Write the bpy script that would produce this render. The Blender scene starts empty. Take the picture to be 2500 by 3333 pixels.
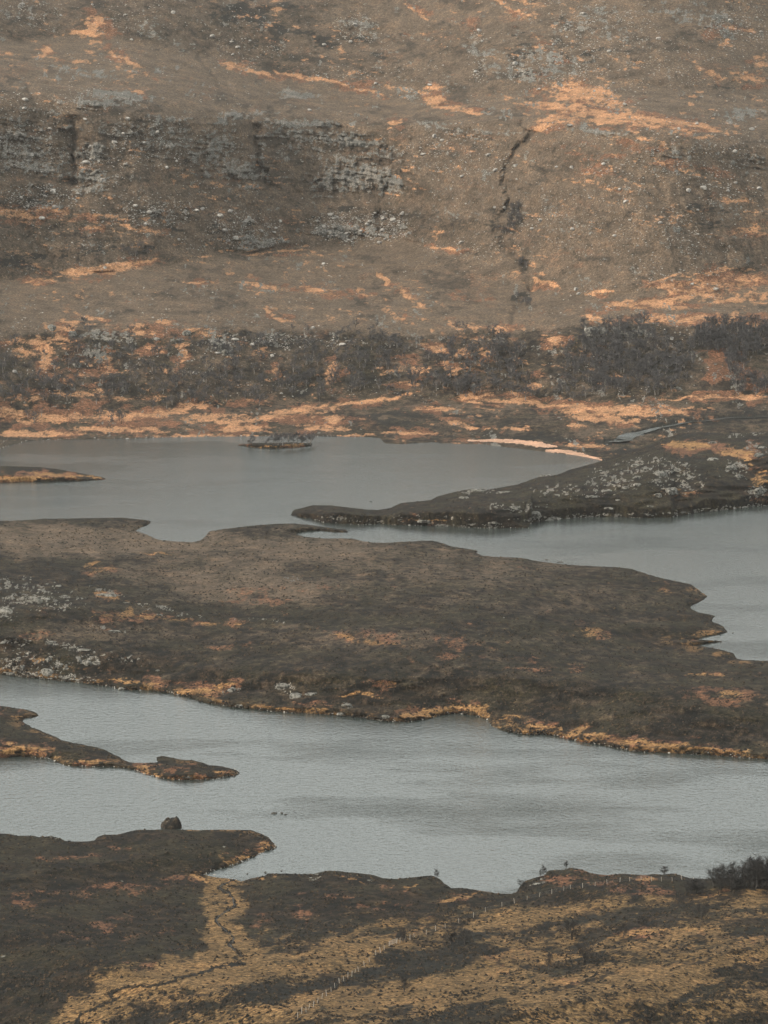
import bpy, math
import numpy as np

# ------------------------------------------------------------------ camera, sky, sun, exposure
H = 210.0                       # camera height above the loch (m)
PITCH = 0.1286                  # looking down (rad)
LENS, SENSOR = 135.0, 24.0
F = LENS / SENSOR * 2500.0      # focal length in photograph pixels
SUN_EL, SUN_AZ = math.radians(35), math.radians(-108)    # azimuth from +Y towards +X
sc = bpy.context.scene
COL = sc.collection
cam_d = bpy.data.cameras.new('camera'); cam = bpy.data.objects.new('camera', cam_d); COL.objects.link(cam)
cam.location = (0, 0, H); cam.rotation_euler = (math.pi / 2 - PITCH, 0, 0)
cam_d.lens = LENS; cam_d.sensor_width = SENSOR; cam_d.sensor_fit = 'HORIZONTAL'
cam_d.clip_start = 1.0; cam_d.clip_end = 20000.0
sc.camera = cam

world = bpy.data.worlds.new('World'); sc.world = world; world.use_nodes = True
wn, wl = world.node_tree.nodes, world.node_tree.links
wn.clear()
sky = wn.new('ShaderNodeTexSky'); sky.sky_type = 'NISHITA'; sky.sun_disc = False
sky.sun_elevation = SUN_EL; sky.sun_rotation = SUN_AZ
sky.air_density = 1.0; sky.dust_density = 4.0; sky.ozone_density = 1.0
veil = wn.new('ShaderNodeMix'); veil.data_type = 'RGBA'          # thin high cloud over the blue
veil.inputs['Factor'].default_value = 0.62
veil.inputs['B'].default_value = (8.4, 8.5, 7.75, 1)
bg = wn.new('ShaderNodeBackground'); bg.inputs['Strength'].default_value = 0.12
wo = wn.new('ShaderNodeOutputWorld')
wl.new(sky.outputs[0], veil.inputs['A']); wl.new(veil.outputs['Result'], bg.inputs['Color'])
wl.new(bg.outputs[0], wo.inputs['Surface'])

sun_d = bpy.data.lights.new('sun', 'SUN'); sun = bpy.data.objects.new('sun', sun_d); COL.objects.link(sun)
sun_d.energy = 2.2; sun_d.angle = math.radians(10); sun_d.color = (1.0, 0.89, 0.76)
sun.rotation_euler = (math.pi / 2 - SUN_EL, 0, math.pi - SUN_AZ)
sun.location = (0, 0, 600)

sc.view_settings.view_transform = 'Standard'; sc.view_settings.look = 'None'
sc.view_settings.exposure = 0.85; sc.view_settings.gamma = 1.0
sc.view_settings.use_curve_mapping = False
sc.cycles.use_denoising = True
sc.cycles.volume_bounces = 1

# ------------------------------------------------------------------ numpy helpers
f32 = np.float32
CP, SP = math.cos(PITCH), math.sin(PITCH)
def ray(px, py):
    """lateral and downward slope (per metre of +Y) of the line of sight through a photograph pixel"""
    a = (np.asarray(px, float) - 1250.0) / F
    b = (1666.5 - np.asarray(py, float)) / F
    den = CP + b * SP
    return a / den, (SP - b * CP) / den
def flat(px, py, z=0.0):
    u, t = ray(px, py); y = (H - z) / t
    return u * y, y
def _hash(ix, iy, seed):
    h = (ix.astype(np.int64) * 374761393 + iy.astype(np.int64) * 668265263 + seed * 974634541) & 0xFFFFFFFF
    h = ((h ^ (h >> 13)) * 1274126177) & 0xFFFFFFFF
    h = ((h ^ (h >> 15)) * 2246822519) & 0xFFFFFFFF
    return ((h ^ (h >> 16)) & 0xFFFFFF).astype(f32) / f32(0xFFFFFF)
def vnoise(x, y, seed=0):
    x = np.asarray(x, float); y = np.asarray(y, float)
    ix, iy = np.floor(x), np.floor(y)
    fx, fy = (x - ix).astype(f32), (y - iy).astype(f32)
    fx = fx * fx * (3 - 2 * fx); fy = fy * fy * (3 - 2 * fy)
    a, b = _hash(ix, iy, seed), _hash(ix + 1, iy, seed)
    c, d = _hash(ix, iy + 1, seed), _hash(ix + 1, iy + 1, seed)
    return (a + (b - a) * fx) * (1 - fy) + (c + (d - c) * fx) * fy
def fbm(x, y, octv=4, seed=0, gain=0.5):
    s, amp, tot = 0, 1.0, 0.0
    for i in range(octv):
        s = s + amp * vnoise(x * 2 ** i + 17.3 * i, y * 2 ** i - 9.1 * i, seed + 31 * i)
        tot += amp; amp *= gain
    return s / tot
def sstep(a, b, v):
    t = np.clip((v - a) / (b - a), 0, 1)
    return t * t * (3 - 2 * t)
def interp(pts, x):
    p = np.array(pts, float)
    return np.interp(x, p[:, 0], p[:, 1])
def seg_dist(x, y, poly, closed=False):
    """unsigned distance of points to a polyline"""
    p = np.asarray(poly, float)
    q = np.roll(p, -1, 0) if closed else p[1:]
    p = p if closed else p[:-1]
    best = np.full(x.shape, 1e12)
    for (ax, ay), (bx, by) in zip(p, q):
        dx, dy = bx - ax, by - ay
        L = dx * dx + dy * dy + 1e-9
        t = np.clip(((x - ax) * dx + (y - ay) * dy) / L, 0, 1)
        d = (x - ax - t * dx) ** 2 + (y - ay - t * dy) ** 2
        np.minimum(best, d, out=best)
    return np.sqrt(best)
def inside(x, y, poly):
    p = np.asarray(poly, float); q = np.roll(p, -1, 0)
    r = np.zeros(x.shape, bool)
    for (ax, ay), (bx, by) in zip(p, q):
        if ay == by: continue
        c = (ay > y) != (by > y)
        r ^= c & (x < (bx - ax) * (y - ay) / (by - ay) + ax)
    return r
def patches(px, py, lst, seed=0, warp=1.0):
    """soft ragged patches of ground cover: (cx, cy, rx, ry, angle in degrees, weight)"""
    wx = px + warp * 26 * (fbm(px / 45, py / 22, 3, seed + 1) - 0.5) * 2
    wy = py + warp * 11 * (fbm(px / 40, py / 20, 3, seed + 2) - 0.5) * 2
    out = np.zeros(px.shape, f32)
    fx, fy, of = wx.ravel(), wy.ravel(), out.ravel()
    for e in lst:
        cx, cy, rx, ry = e[:4]
        ang = math.radians(e[4]) if len(e) > 4 else 0.0
        w = e[5] if len(e) > 5 else 1.0
        R = 1.5 * max(rx, ry)
        i = np.nonzero((np.abs(fx - cx) < R) & (np.abs(fy - cy) < R))[0]
        if not len(i): continue
        dx, dy = fx[i] - cx, fy[i] - cy
        a = (dx * math.cos(ang) + dy * math.sin(ang)) / rx
        b = (-dx * math.sin(ang) + dy * math.cos(ang)) / ry
        v = w * sstep(1.35, 0.45, np.sqrt(a * a + b * b))
        of[i] = np.maximum(of[i], v)
    return of.reshape(px.shape)
S = 2500 / 1659.0
def sc_(lst):
    """patch lists are written in the 1659-pixel view of the photograph"""
    return [tuple([e[0] * S, e[1] * S, e[2] * S, e[3] * S] + list(e[4:])) for e in lst]

# ------------------------------------------------------------------ object helpers
def tag(o, label=None, cat=None, group=None, kind=None):
    if label: o['label'] = label
    if cat: o['category'] = cat
    if group: o['group'] = group
    if kind: o['kind'] = kind
    return o
def mesh_np(name, V, quads=None, tris=None, smooth=True):
    me = bpy.data.meshes.new(name)
    V = np.asarray(V, f32)
    faces, sizes = [], []
    if quads is not None and len(quads): faces.append(np.asarray(quads, np.int32).ravel()); sizes.append(np.full(len(quads), 4, np.int32))
    if tris is not None and len(tris): faces.append(np.asarray(tris, np.int32).ravel()); sizes.append(np.full(len(tris), 3, np.int32))
    loops = np.concatenate(faces); sizes = np.concatenate(sizes)
    me.vertices.add(len(V)); me.vertices.foreach_set('co', V.ravel())
    me.loops.add(len(loops)); me.loops.foreach_set('vertex_index', loops)
    me.polygons.add(len(sizes))
    st = np.concatenate([[0], np.cumsum(sizes)[:-1]]).astype(np.int32)
    me.polygons.foreach_set('loop_start', st)
    me.polygons.foreach_set('loop_total', sizes)
    me.polygons.foreach_set('use_smooth', np.full(len(sizes), smooth))
    me.update(calc_edges=True); me.validate()
    return me
def obj(name, me, mat=None, parent=None, loc=None):
    o = bpy.data.objects.new(name, me); COL.objects.link(o)
    if mat is not None and me is not None and not me.materials: me.materials.append(mat)
    if parent is not None: o.parent = parent
    if loc is not None: o.location = loc
    return o
def add_attr(me, name, arr):
    a = me.attributes.new(name, 'FLOAT', 'POINT')
    a.data.foreach_set('value', np.ascontiguousarray(arr, f32).ravel())

# ------------------------------------------------------------------ materials
def new_mat(name):
    m = bpy.data.materials.new(name); m.use_nodes = True
    n, l = m.node_tree.nodes, m.node_tree.links
    return m, n, l, n['Principled BSDF']
def noise(n, l, vec, scale, detail=5, rough=0.6, sx=(1, 1, 1)):
    mp = n.new('ShaderNodeMapping'); mp.inputs['Scale'].default_value = sx
    l.new(vec, mp.inputs['Vector'])
    t = n.new('ShaderNodeTexNoise'); t.inputs['Scale'].default_value = scale
    t.inputs['Detail'].default_value = detail; t.inputs['Roughness'].default_value = rough
    l.new(mp.outputs[0], t.inputs['Vector'])
    return t.outputs['Fac']
def ramp(n, l, fac, stops):
    r = n.new('ShaderNodeValToRGB'); e = r.color_ramp.elements
    while len(e) < len(stops): e.new(0.5)
    for i, (p, c) in enumerate(stops):
        e[i].position = p; e[i].color = (c[0], c[1], c[2], 1)
    l.new(fac, r.inputs[0])
    return r.outputs[0]
def mix(n, l, fac, a, b):
    m = n.new('ShaderNodeMix'); m.data_type = 'RGBA'
    if isinstance(fac, float): m.inputs['Factor'].default_value = fac
    else: l.new(fac, m.inputs['Factor'])
    for k, v in (('A', a), ('B', b)):
        if isinstance(v, tuple): m.inputs[k].default_value = (*v, 1)
        else: l.new(v, m.inputs[k])
    return m.outputs['Result']
def math_(n, l, op, a, b=None, clamp=False):
    m = n.new('ShaderNodeMath'); m.operation = op; m.use_clamp = clamp
    for i, v in enumerate((a, b)):
        if v is None: continue
        if isinstance(v, (int, float)): m.inputs[i].default_value = v
        else: l.new(v, m.inputs[i])
    return m.outputs[0]
def attr(n, name):
    a = n.new('ShaderNodeAttribute'); a.attribute_name = name
    return a.outputs['Fac']
def thresh(n, l, mask, nz, lo, hi, amt):
    """mask broken up by noise, then sharpened"""
    v = math_(n, l, 'ADD', mask, math_(n, l, 'MULTIPLY', math_(n, l, 'SUBTRACT', nz, 0.5), amt))
    r = n.new('ShaderNodeMapRange'); r.interpolation_type = 'SMOOTHSTEP'
    r.inputs['From Min'].default_value = lo; r.inputs['From Max'].default_value = hi
    l.new(v, r.inputs['Value'])
    return r.outputs['Result']

def ground_material():
    m, n, l, b = new_mat('moorland')
    co = n.new('ShaderNodeNewGeometry').outputs['Position']
    nA = noise(n, l, co, 0.9, 6, 0.7)                    # tussocks
    nB = noise(n, l, co, 0.055, 5, 0.6)                  # broad change of cover
    nC = noise(n, l, co, 0.28, 6, 0.72, (1, 0.6, 1))     # clumps
    nD = noise(n, l, co, 2.6, 3, 0.7)
    heath = ramp(n, l, nC, [(0.37, (0.0020, 0.0024, 0.0023)), (0.46, (0.0061, 0.0058, 0.0045)), (0.54, (0.0143, 0.0105, 0.0071)), (0.64, (0.0354, 0.0231, 0.0136))])
    olive = ramp(n, l, nA, [(0.36, (0.0043, 0.0048, 0.0032)), (0.50, (0.0158, 0.0140, 0.0083)), (0.64, (0.0389, 0.0331, 0.0187))])
    c = mix(n, l, thresh(n, l, nB, nC, 0.42, 0.62, 0.5), heath, olive)
    palec = ramp(n, l, nA, [(0.34, (.030, .024, .017)), (0.48, (.080, .060, .043)), (0.56, (.106, .080, .057)), (0.68, (.170, .130, .094))])  # light moor grass; on the mountain its lightness also stands in for haze
    c = mix(n, l, thresh(n, l, attr(n, 'pale'), nC, 0.15, 0.85, 1.3), c, palec)
    # dark wet ground and old heather
    dark = ramp(n, l, nA, [(0.36, (0.0037, 0.0056, 0.0063)), (0.64, (0.0163, 0.0163, 0.0137))])
    c = mix(n, l, math_(n, l, 'MULTIPLY', thresh(n, l, attr(n, 'dark'), nC, 0.25, 0.80, 0.9), 0.85), c, dark)
    # red-brown bracken
    brk = ramp(n, l, nA, [(0.34, (.034, .018, .011)), (0.5, (.120, .057, .032)), (0.66, (.26, .132, .076))])
    c = mix(n, l, math_(n, l, 'MULTIPLY', thresh(n, l, attr(n, 'bracken'), nC, 0.30, 0.80, 0.9), 0.78), c, brk)
    # bleached moor grass
    gr = ramp(n, l, nA, [(0.34, (.125, .066, .036)), (0.45, (.245, .130, .068)), (0.56, (.35, .195, .105)), (0.68, (.45, .275, .158))])
    tan = ramp(n, l, nA, [(0.34, (.055, .033, .015)), (0.45, (.150, .084, .034)), (0.56, (.235, .137, .058)), (0.68, (.33, .205, .095))])
    c = mix(n, l, thresh(n, l, attr(n, 'grass'), nA, 0.05, 0.98, 0.8), c, mix(n, l, attr(n, 'peach'), tan, gr))
    straw = ramp(n, l, nA, [(0.36, (0.0166, 0.0129, 0.0074)), (0.47, (0.0828, 0.0524, 0.0239)), (0.63, (0.2254, 0.1426, 0.0662))])
    c = mix(n, l, thresh(n, l, attr(n, 'straw'), nA, 0.05, 0.95, 0.7), c, straw)
    # bare rock
    rk = ramp(n, l, noise(n, l, co, 1.1, 7, 0.8), [(0.36, (.020, .020, .018)), (0.5, (.105, .101, .090)), (0.64, (.23, .222, .20))])
    c = mix(n, l, thresh(n, l, attr(n, 'rock'), nA, 0.40, 0.60, 1.0), c, rk)
    sand = ramp(n, l, nA, [(0.3, (.31, .19, .13)), (0.7, (.44, .28, .195))])
    c = mix(n, l, thresh(n, l, attr(n, 'sand'), nA, 0.45, 0.55, 0.25), c, sand)
    nE = noise(n, l, co, 0.10, 7, 0.66, (1, 0.75, 1))
    ge = n.new('ShaderNodeMix'); ge.data_type = 'RGBA'; ge.blend_type = 'MULTIPLY'; ge.inputs['Factor'].default_value = 1.0
    l.new(c, ge.inputs['A'])
    l.new(ramp(n, l, nE, [(0.34, (.70, .70, .69)), (0.5, (1, 1, 1)), (0.66, (1.36, 1.26, 1.18))]), ge.inputs['B'])
    c = ge.outputs['Result']
    # grain
    g = n.new('ShaderNodeMix'); g.data_type = 'RGBA'; g.blend_type = 'MULTIPLY'; g.inputs['Factor'].default_value = 1.0
    l.new(c, g.inputs['A'])
    l.new(ramp(n, l, nD, [(0.33, (.42, .44, .47)), (0.5, (1, 1, 1)), (0.67, (1.6, 1.56, 1.5))]), g.inputs['B'])
    l.new(g.outputs['Result'], b.inputs['Base Color'])
    b.inputs['Roughness'].default_value = 0.95
    b.inputs['Specular IOR Level'].default_value = 0.12
    bp = n.new('ShaderNodeBump'); bp.inputs['Strength'].default_value = 0.9; bp.inputs['Distance'].default_value = 0.55
    l.new(math_(n, l, 'ADD', nA, math_(n, l, 'MULTIPLY', nD, 0.35)), bp.inputs['Height'])
    l.new(bp.outputs[0], b.inputs['Normal'])
    return m
MG = ground_material()

def simple_mat(name, stops, scale, rough=0.9, bump=0.4, dist=0.15, detail=6, sx=(1, 1, 1), coord='Position'):
    m, n, l, b = new_mat(name)
    co = n.new('ShaderNodeNewGeometry').outputs['Position'] if coord == 'Position' else n.new('ShaderNodeTexCoord').outputs['Object']
    nz = noise(n, l, co, scale, detail, 0.68, sx)
    l.new(ramp(n, l, nz, stops), b.inputs['Base Color'])
    b.inputs['Roughness'].default_value = rough; b.inputs['Specular IOR Level'].default_value = 0.2
    bp = n.new('ShaderNodeBump'); bp.inputs['Strength'].default_value = bump; bp.inputs['Distance'].default_value = dist
    l.new(nz, bp.inputs['Height']); l.new(bp.outputs[0], b.inputs['Normal'])
    return m
M_ROCK = simple_mat('pale_rock', [(0.35, (.008, .008, .007)), (0.43, (.03, .028, .023)), (0.48, (.095, .092, .080)), (0.56, (.155, .150, .132)), (0.67, (.25, .243, .218))], 0.85, bump=1.0, dist=0.7, detail=8)
M_DROCK = simple_mat('dark_wet_rock', [(0.3, (.020, .022, .020)), (0.5, (.055, .052, .045)), (0.75, (.14, .13, .12))], 1.2, bump=0.8, dist=0.3)
M_STONE = simple_mat('scree_stone', [(0.32, (.10, .097, .09)), (0.5, (.25, .238, .215)), (0.68, (.42, .40, .365))], 0.6, bump=0.3)
M_BARK = simple_mat('birch_bark', [(0.42, (.030, .028, .026)), (0.50, (.10, .092, .082)), (0.62, (.24, .22, .20))], 0.35, bump=0.2, detail=2)
M_DBARK = simple_mat('grey_bark', [(0.35, (.022, .021, .021)), (0.65, (.085, .078, .070))], 1.5, bump=0.1)
M_TWIG = simple_mat('bare_twigs', [(0.3, (.030, .033, .037)), (0.7, (.085, .080, .080))], 1.5, bump=0.0)
M_SCRUB = simple_mat('dark_scrub', [(0.3, (.016, .019, .021)), (0.7, (.044, .040, .036))], 1.5, bump=0.0)
M_POST = simple_mat('weathered_post', [(0.3, (.20, .18, .155)), (0.7, (.42, .385, .335))], 6.0, bump=0.2, dist=0.02)
M_WIRE = simple_mat('fence_wire', [(0.3, (.15, .15, .15)), (0.7, (.22, .22, .22))], 6.0, bump=0.0)
M_ISLET = simple_mat('heather_rock', [(0.36, (.004, .005, .005)), (0.5, (.018, .016, .013)), (0.62, (.05, .036, .022)), (0.7, (.16, .15, .13))], 1.0, bump=1.0, dist=.5)
M_PEAT = simple_mat('wet_peat', [(0.3, (.008, .010, .011)), (0.7, (.026, .026, .024))], 0.8, rough=0.75)
M_BED = simple_mat('lake_bed', [(0.3, (.02, .02, .018)), (0.7, (.05, .045, .04))], 0.2)

def water_material():
    m, n, l, b = new_mat('loch_water')
    co = n.new('ShaderNodeNewGeometry').outputs['Position']
    b.inputs['Base Color'].default_value = (.030, .038, .036, 1)
    b.inputs['IOR'].default_value = 1.333
    gust = noise(n, l, co, 0.011, 5, 0.6, (0.8, 1.5, 1))
    w1 = noise(n, l, co, 0.75, 3, 0.6, (1, 0.55, 1))
    w2 = noise(n, l, co, 2.2, 2, 0.6, (1, 0.6, 1))
    r = n.new('ShaderNodeMapRange'); r.inputs['From Min'].default_value = 0.50; r.inputs['From Max'].default_value = 0.68
    r.inputs['To Min'].default_value = 0.30; r.inputs['To Max'].default_value = 1.0
    l.new(gust, r.inputs['Value'])
    b.inputs['Roughness'].default_value = 0.11
    bp = n.new('ShaderNodeBump'); bp.inputs['Distance'].default_value = 0.75
    l.new(r.outputs[0], bp.inputs['Strength'])
    l.new(math_(n, l, 'ADD', w1, math_(n, l, 'MULTIPLY', w2, 0.35)), bp.inputs['Height'])
    l.new(bp.outputs[0], b.inputs['Normal'])
    return m
M_WATER = water_material()

# ------------------------------------------------------------------ traced outlines (photograph pixels)
def crop(pts, ox, oy, k): return [(ox + x * k, oy + y * k) for x, y in pts]
K1, K2 = 1250 / 1659.0, 900 / 1659.0
SHORE = [(-1000, 1530), (-300, 1490), (0, 1460)] + crop([(60, 62), (130, 47), (270, 42), (500, 38), (800, 30), (1000, 27), (1400, 27), (1560, 30), (1640, 33)], 0, 1400, K1) \
    + crop([(0, 55), (60, 62), (130, 57), (200, 53), (270, 57), (420, 62), (570, 78), (650, 90), (700, 95), (800, 106), (880, 118), (935, 131)], 1250, 1400, K1) \
    + [(2030, 1520), (2150, 1560), (2500, 1600), (3500, 1600)]
HEAD = (crop([(1255, 370), (1280, 378), (1350, 383), (1400, 400), (1480, 412), (1560, 416), (1640, 409)], 0, 1400, K1)
    + crop([(80, 418), (150, 420), (300, 424), (460, 432), (635, 430), (620, 415), (640, 398), (700, 393), (800, 388), (900, 382), (1050, 384), (1130, 388), (1240, 385), (1255, 372), (1330, 362), (1440, 352), (1500, 343), (1659, 330)], 1250, 1400, K1)
    + [(3500, 1590), (3500, 1340), (2500, 1362), (2300, 1375), (2200, 1387), (2150, 1402), (2110, 1428)]
    + crop([(1100, 60), (1060, 75), (1020, 95), (950, 130), (900, 145), (800, 172), (740, 197), (700, 195), (640, 212), (580, 235), (520, 245), (450, 258), (400, 252), (330, 262), (235, 285), (200, 303), (75, 315), (30, 335)], 1250, 1400, K1)
    + crop([(1640, 345), (1580, 343), (1500, 333), (1420, 325), (1350, 325), (1310, 335), (1270, 345), (1260, 360)], 0, 1400, K1))
MOOR = ([(-1000, 1715)] + crop([(0, 392), (100, 390), (200, 382), (280, 382), (400, 380), (530, 378), (600, 385), (655, 392), (640, 410), (600, 425), (585, 435), (640, 455), (690, 475), (740, 480), (830, 485), (870, 475), (890, 455), (905, 437), (960, 428), (1030, 420), (1110, 410), (1200, 405), (1260, 404), (1340, 410), (1440, 425), (1490, 428), (1520, 448), (1480, 447), (1400, 440), (1285, 440), (1275, 447), (1310, 460), (1400, 468), (1520, 468), (1570, 482), (1640, 487)], 0, 1400, K1)
    + crop([(0, 487), (100, 482), (205, 477), (255, 490), (290, 503), (350, 512), (410, 522), (395, 530), (425, 542), (470, 547), (540, 550), (600, 553), (640, 562), (700, 572), (800, 582), (900, 588), (1000, 592), (1060, 598), (1130, 620), (1200, 640), (1270, 655), (1320, 665), (1360, 690), (1395, 718), (1380, 735), (1330, 757), (1320, 768), (1350, 785), (1430, 803), (1415, 825), (1470, 850), (1485, 875), (1400, 890), (1345, 905), (1480, 912), (1400, 922), (1345, 930), (1440, 945), (1510, 965), (1520, 985), (1545, 993), (1600, 995), (1659, 997)], 1250, 1400, K1)
    + [(3500, 2240), (3500, 2540)]
    + crop([(1659, 431), (1600, 427), (1500, 418), (1400, 412), (1300, 408), (1200, 403), (1120, 398), (1040, 385), (960, 370), (850, 350), (790, 340), (740, 325), (680, 318), (630, 325), (560, 313), (500, 300), (465, 285), (450, 258), (410, 242), (350, 233), (290, 230), (225, 240), (215, 250), (150, 257), (110, 268), (50, 270), (0, 262)], 1250, 2150, K1)
    + crop([(1580, 250), (1500, 242), (1400, 237), (1300, 232), (1200, 225), (1100, 213), (1000, 200), (920, 188), (850, 175), (830, 160), (770, 148), (700, 137), (600, 133), (530, 130), (480, 115), (400, 103), (250, 88), (130, 75), (60, 67), (0, 62)], 0, 2150, K1) + [(-1000, 2120)])
SPIT = [(-1000, 2260)] + crop([(0, 195), (50, 203), (100, 210), (140, 218), (165, 237), (160, 243), (100, 248), (98, 262), (130, 285), (200, 315), (270, 345), (330, 358), (400, 372), (450, 385), (500, 408), (540, 430), (560, 441), (620, 443), (680, 440), (682, 418), (710, 412), (740, 420), (780, 428), (840, 432), (870, 440), (900, 452), (960, 457), (1000, 468), (1025, 475), (1035, 485), (1020, 497), (980, 500), (940, 512), (900, 517), (820, 520), (740, 516), (680, 505), (620, 488), (590, 475), (540, 465), (500, 462), (440, 463), (380, 460), (290, 457), (260, 445), (220, 425), (150, 420), (80, 418), (0, 425)], 0, 2150, K1) + [(-1000, 2480)]
FSPIT = [(-1000, 1515)] + crop([(0, 155), (100, 157), (200, 162), (270, 172), (330, 183), (400, 195), (440, 203), (458, 210), (440, 218), (380, 226), (280, 230), (150, 232), (0, 235)], 0, 1400, K1) + [(-1000, 1585)]
ISLET = [(760, 1452), (785, 1445), (830, 1442), (900, 1441), (960, 1440), (1015, 1443), (1020, 1450), (990, 1456), (940, 1463), (890, 1466), (830, 1460), (790, 1457)]
NEAR = ([(-1000, 2735)] + crop([(0, 208), (40, 212), (100, 222), (180, 220), (240, 232), (310, 222), (370, 240), (400, 253), (480, 258), (560, 252), (580, 230), (620, 217), (700, 215), (760, 200), (850, 182), (970, 173), (1080, 175), (1200, 190), (1300, 175), (1400, 178), (1500, 185), (1560, 205), (1620, 240), (1650, 275), (1655, 295), (1600, 310), (1500, 360), (1400, 395), (1300, 425), (1240, 448), (1220, 455), (1300, 470), (1400, 483), (1435, 492), (1440, 500), (1500, 480), (1590, 460), (1600, 447), (1659, 447)], 0, 2600, K2)
    + crop([(250, 172), (330, 175), (410, 175), (500, 155), (560, 158), (650, 167), (750, 180), (830, 200), (900, 205), (1000, 197), (1070, 187), (1110, 185), (1150, 200), (1200, 235), (1240, 258), (1330, 262), (1400, 275), (1480, 287)], 800, 2750, K2)
    + crop([(0, 290), (115, 293), (150, 280), (170, 262), (200, 220), (260, 200), (310, 185), (345, 155), (440, 148), (465, 135), (520, 145), (600, 172), (690, 183), (770, 173), (880, 180), (930, 183), (980, 175), (1020, 180), (1080, 172), (1140, 182), (1190, 200), (1260, 205), (1330, 205), (1659, 200)], 1600, 2750, K2)
    + [(3500, 2870), (3500, 7000), (-1000, 7000)])
STREAM = crop([(1400, 485), (1330, 520), (1310, 535), (1370, 560), (1400, 600), (1410, 650), (1360, 675), (1310, 700), (1295, 740), (1340, 775), (1390, 810), (1400, 840), (1370, 865), (1400, 900), (1450, 940), (1405, 965), (1470, 995), (1340, 1005), (1200, 1050), (1060, 1075), (1035, 1105), (900, 1130), (750, 1135), (690, 1160), (650, 1185), (690, 1215), (560, 1275), (480, 1300), (460, 1350), (430, 1420)], 0, 2600, K2)
RIVER = [(1975, 1437), (2040, 1430), (2065, 1412), (2120, 1401), (2180, 1388), (2270, 1374), (2380, 1362), (2500, 1357), (2700, 1352)]

COLS = np.concatenate([np.arange(-1000, -150, 24.0), np.arange(-150, 2650, 3.3), np.arange(2660, 3500, 24.0)])

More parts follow.
